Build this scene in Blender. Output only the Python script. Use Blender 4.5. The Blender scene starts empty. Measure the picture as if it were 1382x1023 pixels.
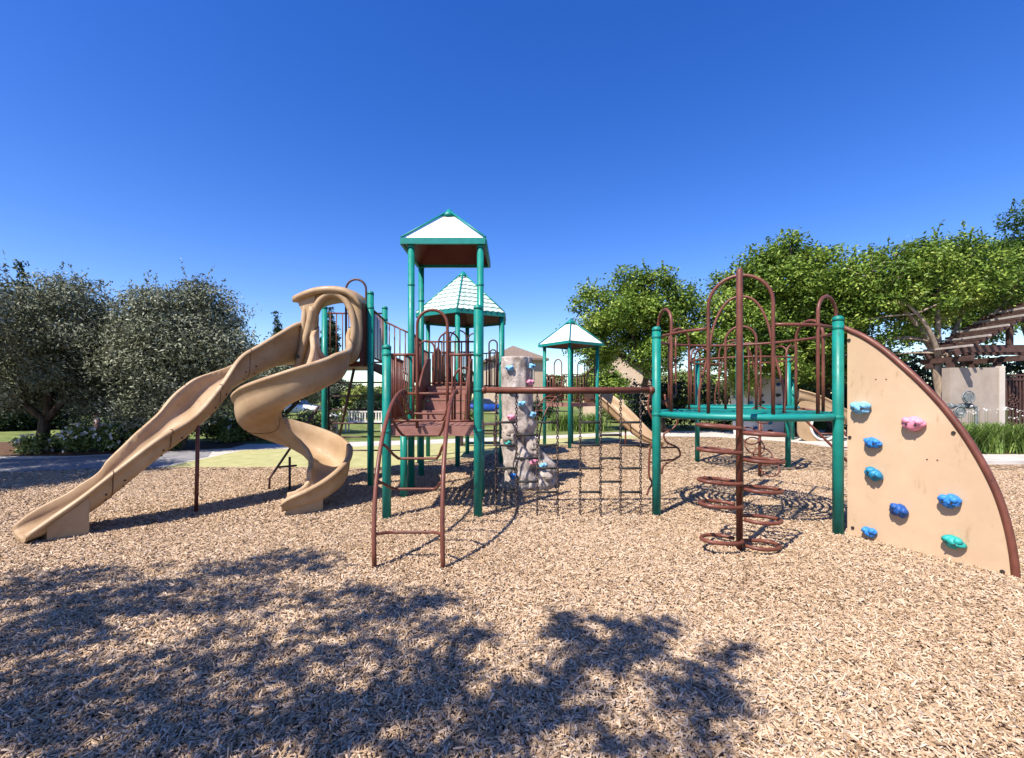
import bpy, math, random
import numpy as np
from mathutils import Vector, Matrix

# ------------------------------------------------------------------ camera, sky, sun, exposure
scene = bpy.context.scene
COL = scene.collection
F = 620.0            # focal length in photo pixels (photo is 1382 wide)
EYE = 1.7            # eye height, metres
HOR = 535.0          # horizon row in the photo
cam_d = bpy.data.cameras.new('camera')
cam = bpy.data.objects.new('camera', cam_d)
COL.objects.link(cam)
cam.location = (0, 0, EYE)
cam.rotation_euler = (math.radians(90), 0, 0)
cam_d.sensor_width = 36.0
cam_d.lens = 36.0 * F / 1382.0
cam_d.shift_y = (HOR - 511.5) / 1382.0
cam_d.clip_start = 0.05
cam_d.clip_end = 2000
scene.camera = cam

SUN_EL = math.radians(52.7)
SUN_H = Vector((-0.656, -0.754, 0)).normalized()      # horizontal direction towards the sun
sun_vec = SUN_H * math.cos(SUN_EL) + Vector((0, 0, math.sin(SUN_EL)))
sun_d = bpy.data.lights.new('sun', 'SUN')
sun_d.energy = 5.0
sun_d.angle = math.radians(0.5)
sun_d.color = (1.0, 0.93, 0.83)
sun = bpy.data.objects.new('sun', sun_d)
COL.objects.link(sun)
sun.rotation_euler = sun_vec.to_track_quat('Z', 'Y').to_euler()
sun.location = (-20, -20, 40)

world = bpy.data.worlds.new('World')
scene.world = world
world.use_nodes = True
wn = world.node_tree
wn.nodes.clear()
w_out = wn.nodes.new('ShaderNodeOutputWorld')
w_bg = wn.nodes.new('ShaderNodeBackground')
w_sky = wn.nodes.new('ShaderNodeTexSky')
w_sky.sky_type = 'NISHITA'
w_sky.sun_disc = False
w_sky.sun_elevation = SUN_EL
w_sky.sun_rotation = math.atan2(SUN_H.x, SUN_H.y)
w_sky.air_density = 1.0
w_sky.dust_density = 0.3
w_sky.ozone_density = 3.0
w_hsv = wn.nodes.new('ShaderNodeHueSaturation')
w_hsv.inputs['Saturation'].default_value = 1.36
w_hsv.inputs['Hue'].default_value = 0.5205
wn.links.new(w_sky.outputs[0], w_hsv.inputs['Color'])
wn.links.new(w_hsv.outputs[0], w_bg.inputs['Color'])
w_bg.inputs['Strength'].default_value = 0.118
wn.links.new(w_bg.outputs[0], w_out.inputs['Surface'])

scene.view_settings.view_transform = 'Standard'
scene.view_settings.look = 'None'
scene.view_settings.exposure = 0.9
scene.view_settings.gamma = 1.0
scene.render.engine = 'CYCLES'
scene.cycles.max_bounces = 6
scene.cycles.diffuse_bounces = 3
scene.cycles.transparent_max_bounces = 8

# ------------------------------------------------------------------ measuring helpers
def G(x, y):
    """ground point seen at photo pixel (x, y)"""
    Y = F * EYE / (y - HOR)
    return ((x - 691.0) * Y / F, Y)
def PX(x, Y): return (x - 691.0) * Y / F
def PH(y, Y): return EYE - (y - HOR) * Y / F

# ------------------------------------------------------------------ materials
MATS = {}
def nodes_of(name, rough=0.5, spec=0.5):
    m = bpy.data.materials.new(name)
    m.use_nodes = True
    nt = m.node_tree
    b = nt.nodes['Principled BSDF']
    b.inputs['Roughness'].default_value = rough
    b.inputs['Specular IOR Level'].default_value = spec
    return m, nt, b
def ramp(nt, stops, interp='LINEAR'):
    r = nt.nodes.new('ShaderNodeValToRGB')
    r.color_ramp.interpolation = interp
    e = r.color_ramp.elements
    while len(e) < len(stops): e.new(0.5)
    for k, (p, c) in enumerate(stops):
        e[k].position = p
        e[k].color = (c[0], c[1], c[2], 1)
    return r
def coords(nt, scale=(1, 1, 1)):
    t = nt.nodes.new('ShaderNodeTexCoord')
    mp = nt.nodes.new('ShaderNodeMapping')
    mp.inputs['Scale'].default_value = scale
    nt.links.new(t.outputs['Object'], mp.inputs['Vector'])
    return mp.outputs['Vector']
def noise(nt, vec, scale, detail=4, rough=0.6):
    n = nt.nodes.new('ShaderNodeTexNoise')
    n.inputs['Scale'].default_value = scale
    n.inputs['Detail'].default_value = detail
    n.inputs['Roughness'].default_value = rough
    nt.links.new(vec, n.inputs['Vector'])
    return n
def bump(nt, b, height, strength, dist=0.01):
    bp = nt.nodes.new('ShaderNodeBump')
    bp.inputs['Strength'].default_value = strength
    bp.inputs['Distance'].default_value = dist
    nt.links.new(height, bp.inputs['Height'])
    nt.links.new(bp.outputs[0], b.inputs['Normal'])
def mottled(name, c0, c1, scale, rough=0.5, spec=0.4, stretch=(1, 1, 1), bmp=0.0, bscale=None, lo=0.35, hi=0.65, detail=5):
    m, nt, b = nodes_of(name, rough, spec)
    v = coords(nt, stretch)
    n = noise(nt, v, scale, detail)
    r = ramp(nt, [(lo, c0), (hi, c1)])
    nt.links.new(n.outputs['Fac'], r.inputs['Fac'])
    nt.links.new(r.outputs[0], b.inputs['Base Color'])
    if bmp:
        n2 = noise(nt, v, bscale or scale * 4, 4)
        bump(nt, b, n2.outputs['Fac'], bmp)
    MATS[name] = m
    return m
def painted(name, c0, c1, scuff, rough=0.4, spec=0.35):
    m, nt, b = nodes_of(name, rough, spec)
    v = coords(nt)
    n1 = noise(nt, v, 3.5, 4)
    r1 = ramp(nt, [(0.35, c0), (0.65, c1)])
    nt.links.new(n1.outputs['Fac'], r1.inputs['Fac'])
    n2 = noise(nt, coords(nt, (1, 1, 0.45)), 21, 9, 0.72)
    r2 = ramp(nt, [(0.33, (1, 1, 1)), (0.40, (0, 0, 0))])
    nt.links.new(n2.outputs['Fac'], r2.inputs['Fac'])
    mx = nt.nodes.new('ShaderNodeMixRGB')
    nt.links.new(r2.outputs[0], mx.inputs[0])
    nt.links.new(r1.outputs[0], mx.inputs[1]); mx.inputs[2].default_value = (*scuff, 1)
    nt.links.new(mx.outputs[0], b.inputs['Base Color'])
    rr = ramp(nt, [(0.3, (rough - 0.08,) * 3), (0.7, (rough + 0.16,) * 3)])
    n3 = noise(nt, v, 9, 5)
    nt.links.new(n3.outputs['Fac'], rr.inputs['Fac'])
    nt.links.new(rr.outputs[0], b.inputs['Roughness'])
    n4 = noise(nt, v, 70, 3)
    bump(nt, b, n4.outputs['Fac'], 0.05)
    MATS[name] = m
painted('teal_paint', (0.003, 0.150, 0.116), (0.006, 0.205, 0.165), (0.012, 0.085, 0.07))
mottled('teal_coating', (0.004, 0.17, 0.145), (0.006, 0.21, 0.185), 8, 0.45, 0.4, bmp=0.08, bscale=90)
painted('rust_paint', (0.098, 0.030, 0.018), (0.155, 0.051, 0.032), (0.04, 0.014, 0.010), 0.42)
mottled('brown_coating', (0.21, 0.095, 0.075), (0.30, 0.15, 0.12), 4, 0.6, 0.3, bmp=0.15, bscale=80)
mottled('brown_panel', (0.10, 0.030, 0.020), (0.14, 0.045, 0.032), 3, 0.5, 0.3)
def tan_mat():
    m, nt, b = nodes_of('tan_plastic', 0.46, 0.3)
    v = coords(nt)
    n1 = noise(nt, v, 1.8, 6, 0.6)
    r1 = ramp(nt, [(0.30, (0.30, 0.194, 0.105)), (0.55, (0.38, 0.261, 0.152)), (0.75, (0.45, 0.330, 0.220))])
    nt.links.new(n1.outputs['Fac'], r1.inputs['Fac'])
    n2 = noise(nt, v, 5.0, 9, 0.75)
    r2 = ramp(nt, [(0.34, (0.72, 0.66, 0.60)), (0.47, (1, 1, 1))])
    nt.links.new(n2.outputs['Fac'], r2.inputs['Fac'])
    mx = nt.nodes.new('ShaderNodeMixRGB'); mx.blend_type = 'MULTIPLY'; mx.inputs[0].default_value = 0.6
    nt.links.new(r1.outputs[0], mx.inputs[1]); nt.links.new(r2.outputs[0], mx.inputs[2])
    nt.links.new(mx.outputs[0], b.inputs['Base Color'])
    rr = ramp(nt, [(0.35, (0.7, 0.7, 0.7)), (0.6, (0.38, 0.38, 0.38))])
    nt.links.new(n2.outputs['Fac'], rr.inputs['Fac'])
    nt.links.new(rr.outputs[0], b.inputs['Roughness'])
    n3 = noise(nt, v, 60, 3)
    bump(nt, b, n3.outputs['Fac'], 0.05)
    MATS['tan_plastic'] = m
tan_mat()
mottled('seam_dark', (0.06, 0.03, 0.018), (0.10, 0.05, 0.03), 8, 0.6, 0.2)
def panel_mat():
    m, nt, b = nodes_of('panel_beige', 0.55, 0.3)
    v = coords(nt)
    n1 = noise(nt, v, 1.4, 5)
    r1 = ramp(nt, [(0.35, (0.47, 0.325, 0.205)), (0.65, (0.54, 0.385, 0.25))])
    nt.links.new(n1.outputs['Fac'], r1.inputs['Fac'])
    n2 = noise(nt, coords(nt, (1, 1, 0.35)), 9, 8, 0.7)
    r2 = ramp(nt, [(0.30, (0.72, 0.66, 0.60)), (0.42, (1, 1, 1))])
    nt.links.new(n2.outputs['Fac'], r2.inputs['Fac'])
    mx = nt.nodes.new('ShaderNodeMixRGB'); mx.blend_type = 'MULTIPLY'; mx.inputs[0].default_value = 0.8
    nt.links.new(r1.outputs[0], mx.inputs[1]); nt.links.new(r2.outputs[0], mx.inputs[2])
    nt.links.new(mx.outputs[0], b.inputs['Base Color'])
    n3 = noise(nt, v, 160, 3)
    bump(nt, b, n3.outputs['Fac'], 0.12)
    MATS['panel_beige'] = m
panel_mat()
mottled('white_panel', (0.62, 0.57, 0.52), (0.72, 0.68, 0.64), 2, 0.5, 0.3)
mottled('roof_cream', (0.74, 0.70, 0.62), (0.80, 0.77, 0.70), 3, 0.5, 0.3)
mottled('bolt_dark', (0.02, 0.015, 0.012), (0.04, 0.03, 0.025), 8, 0.5, 0.4)
mottled('chain_metal', (0.035, 0.024, 0.02), (0.07, 0.045, 0.04), 20, 0.5, 0.4)
mottled('black_rubber', (0.012, 0.012, 0.012), (0.03, 0.028, 0.026), 20, 0.7, 0.3)
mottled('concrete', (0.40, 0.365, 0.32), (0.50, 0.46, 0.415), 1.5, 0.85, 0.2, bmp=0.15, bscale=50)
mottled('shade_toned_paving', (0.17, 0.165, 0.17), (0.25, 0.24, 0.24), 2.5, 0.9, 0.2, bmp=0.2, bscale=60)  # paving grey lowered so that part of the tree shade sits in the colour
mottled('rubber_surface', (0.30, 0.285, 0.125), (0.39, 0.37, 0.18), 3, 0.95, 0.1, bmp=0.5, bscale=90)
mottled('lawn', (0.075, 0.105, 0.028), (0.19, 0.215, 0.07), 1.1, 0.95, 0.1, bmp=0.8, bscale=60)
mottled('mulch', (0.05, 0.03, 0.02), (0.16, 0.09, 0.05), 12, 0.95, 0.1, bmp=0.8, bscale=50)
mottled('stucco', (0.30, 0.245, 0.20), (0.37, 0.31, 0.255), 2, 0.9, 0.2, bmp=0.3, bscale=90)
mottled('stucco_trim', (0.48, 0.43, 0.37), (0.54, 0.49, 0.43), 2, 0.9, 0.2)
mottled('house_wall', (0.42, 0.32, 0.23), (0.50, 0.39, 0.285), 1.5, 0.9, 0.2)
mottled('house_roof', (0.13, 0.095, 0.075), (0.24, 0.18, 0.14), 6, 0.9, 0.2, stretch=(1, 1, 5), bmp=0.4, bscale=20)
mottled('dark_wood', (0.055, 0.030, 0.024), (0.095, 0.054, 0.044), 6, 0.7, 0.25, stretch=(1, 1, 1), bmp=0.2, bscale=30)
mottled('weathered_slat', (0.30, 0.26, 0.23), (0.42, 0.37, 0.33), 8, 0.85, 0.2)
mottled('iron_brown', (0.055, 0.026, 0.022), (0.09, 0.045, 0.038), 9, 0.5, 0.4)
mottled('bark_dark', (0.035, 0.026, 0.020), (0.10, 0.078, 0.058), 9, 0.95, 0.1, stretch=(1, 1, 0.25), bmp=0.9, bscale=16)
mottled('bark_light', (0.15, 0.115, 0.085), (0.36, 0.28, 0.21), 7, 0.95, 0.1, stretch=(1, 1, 0.3), bmp=0.8, bscale=14)
mottled('galvanized', (0.09, 0.105, 0.105), (0.20, 0.22, 0.22), 9, 0.45, 0.5)
mottled('pale_metal', (0.55, 0.52, 0.47), (0.66, 0.62, 0.57), 6, 0.6, 0.3)
mottled('can_slat', (0.38, 0.27, 0.19), (0.50, 0.37, 0.27), 8, 0.7, 0.3)
mottled('car_blue', (0.008, 0.04, 0.22), (0.012, 0.055, 0.27), 2, 0.25, 0.6)
mottled('car_white', (0.72, 0.73, 0.74), (0.78, 0.79, 0.80), 2, 0.25, 0.6)
mottled('car_glass', (0.015, 0.018, 0.02), (0.03, 0.034, 0.04), 2, 0.08, 0.7)
for nm, c in (('hold_light_blue', (0.18, 0.42, 0.62)), ('hold_pink', (0.72, 0.26, 0.36)), ('hold_blue', (0.03, 0.19, 0.55)),
              ('hold_teal', (0.02, 0.20, 0.36)), ('hold_navy', (0.015, 0.075, 0.27)), ('hold_green', (0.02, 0.29, 0.26)),
              ('hold_grey', (0.045, 0.05, 0.05)), ('hold_white', (0.72, 0.66, 0.66))):
    mottled(nm, tuple(v * 0.85 for v in c), tuple(min(1, v * 1.15) for v in c), 14, 0.5, 0.3, bmp=0.2, bscale=60)

def rock_mat():
    m, nt, b = nodes_of('cast_rock', 0.85, 0.2)
    v = coords(nt)
    n = noise(nt, v, 5, 8, 0.65)
    r = ramp(nt, [(0.34, (0.17, 0.135, 0.115)), (0.47, (0.34, 0.285, 0.25)), (0.68, (0.50, 0.44, 0.40))])
    nt.links.new(n.outputs['Fac'], r.inputs['Fac'])
    nt.links.new(r.outputs[0], b.inputs['Base Color'])
    n2 = noise(nt, v, 22, 6, 0.7)
    bump(nt, b, n2.outputs['Fac'], 0.7, 0.03)
    MATS['cast_rock'] = m
rock_mat()

def shingle_mat():
    m, nt, b = nodes_of('roof_shingle', 0.55, 0.3)
    v = coords(nt)
    n = noise(nt, v, 6, 4)
    r = ramp(nt, [(0.3, (0.33, 0.46, 0.40)), (0.7, (0.52, 0.62, 0.56))])
    nt.links.new(n.outputs['Fac'], r.inputs['Fac'])
    nt.links.new(r.outputs[0], b.inputs['Base Color'])
    MATS['roof_shingle'] = m
shingle_mat()

def leaf_mat(name, stops, trans=0.25, rough=0.5, spec=0.35):
    m, nt, b = nodes_of(name, rough, spec)
    a = nt.nodes.new('ShaderNodeAttribute')
    a.attribute_name = 'tone'
    r = ramp(nt, stops)
    nt.links.new(a.outputs['Fac'], r.inputs['Fac'])
    nt.links.new(r.outputs[0], b.inputs['Base Color'])
    if trans > 0:
        t = nt.nodes.new('ShaderNodeBsdfTranslucent')
        nt.links.new(r.outputs[0], t.inputs['Color'])
        mx = nt.nodes.new('ShaderNodeMixShader')
        mx.inputs[0].default_value = trans
        nt.links.new(b.outputs[0], mx.inputs[1])
        nt.links.new(t.outputs[0], mx.inputs[2])
        nt.links.new(mx.outputs[0], nt.nodes['Material Output'].inputs['Surface'])
    MATS[name] = m
leaf_mat('olive_leaf', [(0, (0.038, 0.044, 0.024)), (0.4, (0.135, 0.150, 0.088)), (0.75, (0.24, 0.255, 0.175)), (1, (0.36, 0.37, 0.28))], 0.10, 0.55, 0.18)
leaf_mat('bright_leaf', [(0, (0.030, 0.062, 0.010)), (0.45, (0.112, 0.190, 0.026)), (0.8, (0.255, 0.345, 0.055)), (1, (0.42, 0.48, 0.12))], 0.26, 0.5, 0.2)
leaf_mat('dark_leaf', [(0, (0.012, 0.025, 0.010)), (0.6, (0.030, 0.055, 0.018)), (1, (0.07, 0.10, 0.03))], 0.15)
leaf_mat('hedge_leaf', [(0, (0.010, 0.018, 0.008)), (0.6, (0.024, 0.040, 0.014)), (1, (0.055, 0.08, 0.028))], 0.1)
leaf_mat('shrub_leaf', [(0, (0.035, 0.055, 0.012)), (0.5, (0.13, 0.18, 0.04)), (1, (0.34, 0.37, 0.13))], 0.25, 0.5, 0.2)
leaf_mat('strap_leaf', [(0, (0.045, 0.085, 0.015)), (0.5, (0.12, 0.20, 0.035)), (1, (0.28, 0.36, 0.10))], 0.25)
leaf_mat('yellow_leaf', [(0, (0.06, 0.085, 0.015)), (0.5, (0.16, 0.20, 0.035)), (1, (0.32, 0.34, 0.09))], 0.25)
leaf_mat('petal', [(0, (0.62, 0.56, 0.52)), (0.6, (0.78, 0.74, 0.70)), (1, (0.85, 0.80, 0.78))], 0.2)

CHIP_STOPS = [(0.0, (0.07, 0.042, 0.022)), (0.14, (0.17, 0.105, 0.055)), (0.36, (0.315, 0.208, 0.122)),
              (0.68, (0.445, 0.315, 0.202)), (0.92, (0.585, 0.455, 0.335)), (1.0, (0.36, 0.30, 0.25))]
BED_STOPS = [(0.0, (0.012, 0.008, 0.005)), (0.22, (0.045, 0.026, 0.016)), (0.34, (0.22, 0.14, 0.08)), (0.6, (0.40, 0.275, 0.165)), (1.0, (0.58, 0.44, 0.30))]  # darkest stops paint dirt and shade in the gaps between chips
def chip_mats():
    m, nt, b = nodes_of('wood_chip', 0.85, 0.15)
    a = nt.nodes.new('ShaderNodeAttribute')
    a.attribute_name = 'tone'
    r = ramp(nt, CHIP_STOPS)
    nt.links.new(a.outputs['Fac'], r.inputs['Fac'])
    nt.links.new(r.outputs[0], b.inputs['Base Color'])
    MATS['wood_chip'] = m
    m, nt, b = nodes_of('chip_bed', 0.95, 0.1)
    v = coords(nt)
    warp = noise(nt, v, 14, 3)
    add = nt.nodes.new('ShaderNodeVectorMath'); add.operation = 'MULTIPLY_ADD'
    nt.links.new(warp.outputs['Color'], add.inputs[0])
    add.inputs[1].default_value = (0.10, 0.10, 0)
    nt.links.new(v, add.inputs[2])
    mp = nt.nodes.new('ShaderNodeMapping')
    mp.inputs['Scale'].default_value = (1, 0.55, 1)
    mp.inputs['Rotation'].default_value = (0, 0, 0.6)
    nt.links.new(add.outputs[0], mp.inputs['Vector'])
    vo = nt.nodes.new('ShaderNodeTexVoronoi')
    vo.inputs['Scale'].default_value = 30
    nt.links.new(mp.outputs[0], vo.inputs['Vector'])
    sep = nt.nodes.new('ShaderNodeSeparateColor')
    nt.links.new(vo.outputs['Color'], sep.inputs[0])
    r = ramp(nt, BED_STOPS)
    nt.links.new(sep.outputs[0], r.inputs['Fac'])
    big = noise(nt, v, 0.7, 3)
    rb = ramp(nt, [(0.3, (0.82, 0.80, 0.78)), (0.7, (1.0, 1.0, 1.0))])
    nt.links.new(big.outputs['Fac'], rb.inputs['Fac'])
    mx = nt.nodes.new('ShaderNodeMixRGB'); mx.blend_type = 'MULTIPLY'; mx.inputs[0].default_value = 1
    nt.links.new(r.outputs[0], mx.inputs[1]); nt.links.new(rb.outputs[0], mx.inputs[2])
    nt.links.new(mx.outputs[0], b.inputs['Base Color'])
    bump(nt, b, sep.outputs[1], 0.9, 0.03)
    MATS['chip_bed'] = m
chip_mats()

# ------------------------------------------------------------------ mesh building
class MB:
    def __init__(self):
        self.v, self.f, self.s, self.mi = [], [], [], []
    def add(self, verts, faces, smooth=False, mi=0):
        o = len(self.v)
        self.v.extend(tuple(p) for p in verts)
        for f in faces:
            self.f.append(tuple(i + o for i in f)); self.s.append(smooth); self.mi.append(mi)
        return self
    def box(self, c, d, rz=0.0, mi=0):
        cx, cy, cz = c; hx, hy, hz = d[0] / 2, d[1] / 2, d[2] / 2
        ca, sa = math.cos(rz), math.sin(rz)
        P = []
        for z in (-hz, hz):
            for x, y in ((-hx, -hy), (hx, -hy), (hx, hy), (-hx, hy)):
                P.append((cx + x * ca - y * sa, cy + x * sa + y * ca, cz + z))
        return self.add(P, [(3, 2, 1, 0), (4, 5, 6, 7), (0, 1, 5, 4), (1, 2, 6, 5), (2, 3, 7, 6), (3, 0, 4, 7)], False, mi)
    def beam(self, p0, p1, w, h, up=(0, 0, 1), mi=0):
        """rectangular bar between two points, width w across, height h along up"""
        p0, p1 = Vector(p0), Vector(p1)
        t = (p1 - p0).normalized(); u = Vector(up)
        s = t.cross(u).normalized(); u = s.cross(t).normalized()
        P = []
        for p in (p0, p1):
            for a, c in ((-1, -1), (1, -1), (1, 1), (-1, 1)):
                P.append(p + s * (a * w / 2) + u * (c * h / 2))
        return self.add(P, [(3, 2, 1, 0), (4, 5, 6, 7), (0, 1, 5, 4), (1, 2, 6, 5), (2, 3, 7, 6), (3, 0, 4, 7)], False, mi)
    def tube(self, pts, r, n=8, closed=False, mi=0, caps=True):
        pts = [Vector(p) for p in pts]
        m = len(pts)
        rad = r if isinstance(r, (list, tuple)) else [r] * m
        tang = []
        for i in range(m):
            if closed: t = pts[(i + 1) % m] - pts[i - 1]
            else: t = pts[min(i + 1, m - 1)] - pts[max(i - 1, 0)]
            tang.append(t.normalized())
        t0 = tang[0]
        a = Vector((0, 0, 1)) if abs(t0.z) < 0.9 else Vector((1, 0, 0))
        nrm = (a - t0 * a.dot(t0)).normalized()
        V, Fc = [], []
        for i in range(m):
            t = tang[i]
            nrm = (nrm - t * nrm.dot(t))
            if nrm.length < 1e-6: nrm = t.orthogonal()
            nrm.normalize()
            b = t.cross(nrm)
            for k in range(n):
                ang = 2 * math.pi * k / n
                V.append(pts[i] + (nrm * math.cos(ang) + b * math.sin(ang)) * rad[i])
        rows = m if closed else m - 1
        for i in range(rows):
            j = (i + 1) % m
            for k in range(n):
                l = (k + 1) % n
                Fc.append((i * n + k, i * n + l, j * n + l, j * n + k))
        self.add(V, Fc, True, mi)
        if caps and not closed:
            o = len(self.v) - len(V)
            self.f.append(tuple(o + k for k in reversed(range(n)))); self.s.append(False); self.mi.append(mi)
            self.f.append(tuple(o + (m - 1) * n + k for k in range(n))); self.s.append(False); self.mi.append(mi)
        return self
    def lathe(self, c, prof, n=20, mi=0, smooth=True):
        V, Fc = [], []
        for r, z in prof:
            for k in range(n):
                a = 2 * math.pi * k / n
                V.append((c[0] + r * math.cos(a), c[1] + r * math.sin(a), c[2] + z))
        for i in range(len(prof) - 1):
            for k in range(n):
                l = (k + 1) % n
                Fc.append((i * n + k, i * n + l, (i + 1) * n + l, (i + 1) * n + k))
        self.add(V, Fc, smooth, mi)
        o = len(self.v) - len(V)
        self.f.append(tuple(o + k for k in reversed(range(n)))); self.s.append(False); self.mi.append(mi)
        self.f.append(tuple(o + (len(prof) - 1) * n + k for k in range(n))); self.s.append(False); self.mi.append(mi)
        return self
    def loops(self, L, closed_ring=False, caps=True, smooth=True, mi=0):
        """loft through closed cross-section loops of equal length"""
        n = len(L[0]); m = len(L)
        V = [p for loop in L for p in loop]
        Fc = []
        for i in range(m if closed_ring else m - 1):
            j = (i + 1) % m
            for k in range(n):
                l = (k + 1) % n
                Fc.append((i * n + k, i * n + l, j * n + l, j * n + k))
        self.add(V, Fc, smooth, mi)
        if caps and not closed_ring:
            o = len(self.v) - len(V)
            self.f.append(tuple(o + k for k in reversed(range(n)))); self.s.append(False); self.mi.append(mi)
            self.f.append(tuple(o + (m - 1) * n + k for k in range(n))); self.s.append(False); self.mi.append(mi)
        return self
    def prism(self, poly, off, mi=0):
        """polygon of 3-D points pushed by the vector off"""
        n = len(poly); off = Vector(off)
        V = [Vector(p) for p in poly] + [Vector(p) + off for p in poly]
        Fc = [tuple(range(n)), tuple(reversed(range(n, 2 * n)))]
        for k in range(n):
            l = (k + 1) % n
            Fc.append((k, n + k, n + l, l))
        return self.add(V, Fc, False, mi)
    def blob(self, c, r, seed=0, rough=0.25, nu=14, nv=9, frame=None, mi=0):
        """lumpy ellipsoid: radii r = (rx, ry, rz) along frame axes"""
        rg = random.Random(seed)
        k = [(rg.uniform(1, 3), rg.uniform(1, 3), rg.uniform(0, 6.3)) for _ in range(4)]
        fr = frame or (Vector((1, 0, 0)), Vector((0, 1, 0)), Vector((0, 0, 1)))
        V, Fc = [], []
        c = Vector(c)
        for i in range(nv + 1):
            th = math.pi * i / nv
            for j in range(nu):
                ph = 2 * math.pi * j / nu
                d = (math.sin(th) * math.cos(ph), math.sin(th) * math.sin(ph), math.cos(th))
                w = 1 + rough * sum(math.sin(a * 2.2 * d[0] + b_ * 2.2 * d[2] + p + d[1]) for a, b_, p in k) / 2.2
                V.append(c + fr[0] * (d[0] * r[0] * w) + fr[1] * (d[1] * r[1] * w) + fr[2] * (d[2] * r[2] * w))
        for i in range(nv):
            for j in range(nu):
                l = (j + 1) % nu
                Fc.append((i * nu + j, (i + 1) * nu + j, (i + 1) * nu + l, i * nu + l))
        return self.add(V, Fc, True, mi)
    def build(self, name, mat, parent=None, label=None):
        org = Vector((0, 0, 0))
        p = parent
        while p is not None:
            org += Vector(p.location); p = p.parent
        me = bpy.data.meshes.new(name)
        me.from_pydata([(x - org.x, y - org.y, z - org.z) for x, y, z in self.v], [], self.f)
        me.polygons.foreach_set('use_smooth', self.s)
        mats = mat if isinstance(mat, (list, tuple)) else [mat]
        for mm in mats: me.materials.append(MATS[mm])
        if len(mats) > 1: me.polygons.foreach_set('material_index', self.mi)
        me.update()
        o = bpy.data.objects.new(name, me)
        COL.objects.link(o)
        if parent is not None: o.parent = parent
        if label: o['label'] = label
        return o

def tag(o, label, cat, group=None):
    o['label'] = label; o['category'] = cat
    if group: o['group'] = group
    return o
def thing(name, label, cat, loc, group=None):
    o = bpy.data.objects.new(name, None)
    o.empty_display_size = 0.2
    o.location = loc
    COL.objects.link(o)
    return tag(o, label, cat, group)
def structure(o):
    o['kind'] = 'structure'; return o

def raw_mesh(name, mat, verts, faces_n, tone, parent=None, smooth=False, loopidx=None):
    """numpy mesh of quads; tone = per-vertex value"""
    org = np.zeros(3)
    p = parent
    while p is not None:
        org += np.array(p.location); p = p.parent
    verts = (verts - org).astype(np.float32)
    me = bpy.data.meshes.new(name)
    nv = len(verts)
    idx = np.arange(nv, dtype=np.int32) if loopidx is None else loopidx.astype(np.int32)
    nf = len(idx) // 4
    me.vertices.add(nv); me.loops.add(len(idx)); me.polygons.add(nf)
    me.vertices.foreach_set('co', verts.ravel())
    me.loops.foreach_set('vertex_index', idx)
    me.polygons.foreach_set('loop_start', np.arange(0, nf * 4, 4, dtype=np.int32))
    me.polygons.foreach_set('loop_total', np.full(nf, 4, dtype=np.int32))
    at = me.attributes.new('tone', 'FLOAT', 'POINT')
    at.data.foreach_set('value', tone.astype(np.float32))
    me.materials.append(MATS[mat])
    me.update(calc_edges=True)
    o = bpy.data.objects.new(name, me)
    COL.objects.link(o)
    if parent is not None: o.parent = parent
    return o

# ------------------------------------------------------------------ curve helpers
def catmull(keys, n):
    K = np.array(keys, float)
    K = np.vstack([2 * K[0] - K[1], K, 2 * K[-1] - K[-2]])
    out = []
    segs = len(keys) - 1
    for i in range(n + 1):
        u = i / n * segs
        k = min(int(u), segs - 1); t = u - k
        p0, p1, p2, p3 = K[k], K[k + 1], K[k + 2], K[k + 3]
        out.append(0.5 * ((2 * p1) + (-p0 + p2) * t + (2 * p0 - 5 * p1 + 4 * p2 - p3) * t ** 2 + (-p0 + 3 * p1 - 3 * p2 + p3) * t ** 3))
    return out
def lerp(a, b, t): return a + (b - a) * t
def interp(tab, x):
    for (a, fa), (b, fb) in zip(tab, tab[1:]):
        if x <= b: return lerp(fa, fb, (x - a) / (b - a))
    return tab[-1][1]
def hoop_pts(p0, p1, z0, z1, ztop, n=14):
    """arch: up from p0 at z0, over at ztop, down to p1 at z1"""
    p0, p1 = Vector((*p0, 0)), Vector((*p1, 0))
    r = (p1 - p0).length / 2
    zs = ztop - r
    pts = [(p0.x, p0.y, z0), (p0.x, p0.y, (z0 + zs) / 2), (p0.x, p0.y, zs)]
    for k in range(1, n):
        a = math.pi * k / n
        q = p0.lerp(p1, 0.5 - 0.5 * math.cos(a))
        pts.append((q.x, q.y, zs + r * math.sin(a)))
    pts += [(p1.x, p1.y, zs), (p1.x, p1.y, (z1 + zs) / 2), (p1.x, p1.y, z1)]
    return pts

# ------------------------------------------------------------------ ground
def sheet(name, pts, z, mat, thick=None):
    mb = MB()
    mb.add([(x, y, z) for x, y in pts], [tuple(range(len(pts)))])
    return structure(mb.build(name, mat))
sheet('lawn_ground', [(-900, -300), (900, -300), (900, 900), (-900, 900)], -0.016, 'lawn')
sheet('concrete_path', [(-40, 15.8), (-8, 16.6), (-3, 18.3), (2, 20.3), (6, 22.5), (30, 24), (60, 24), (60, 11.0), (11.6, 11.4),
                        (10.6, 14.6), (9.8, 18), (6.3, 18.6), (2, 15), (-3, 10.5), (-8.2, 10.8), (-9.0, 10.3), (-12, 9.6), (-14, 9.0), (-40, 7.0)], -0.012, 'concrete')
sheet('shaded_path', [(-40, 12.0), (-13, 12.6), (-9.5, 14.6), (-8.6, 13.0), (-8.7, 10.6), (-12, 9.7), (-14, 9.1), (-40, 7.1)], -0.008, 'shade_toned_paving')
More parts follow.
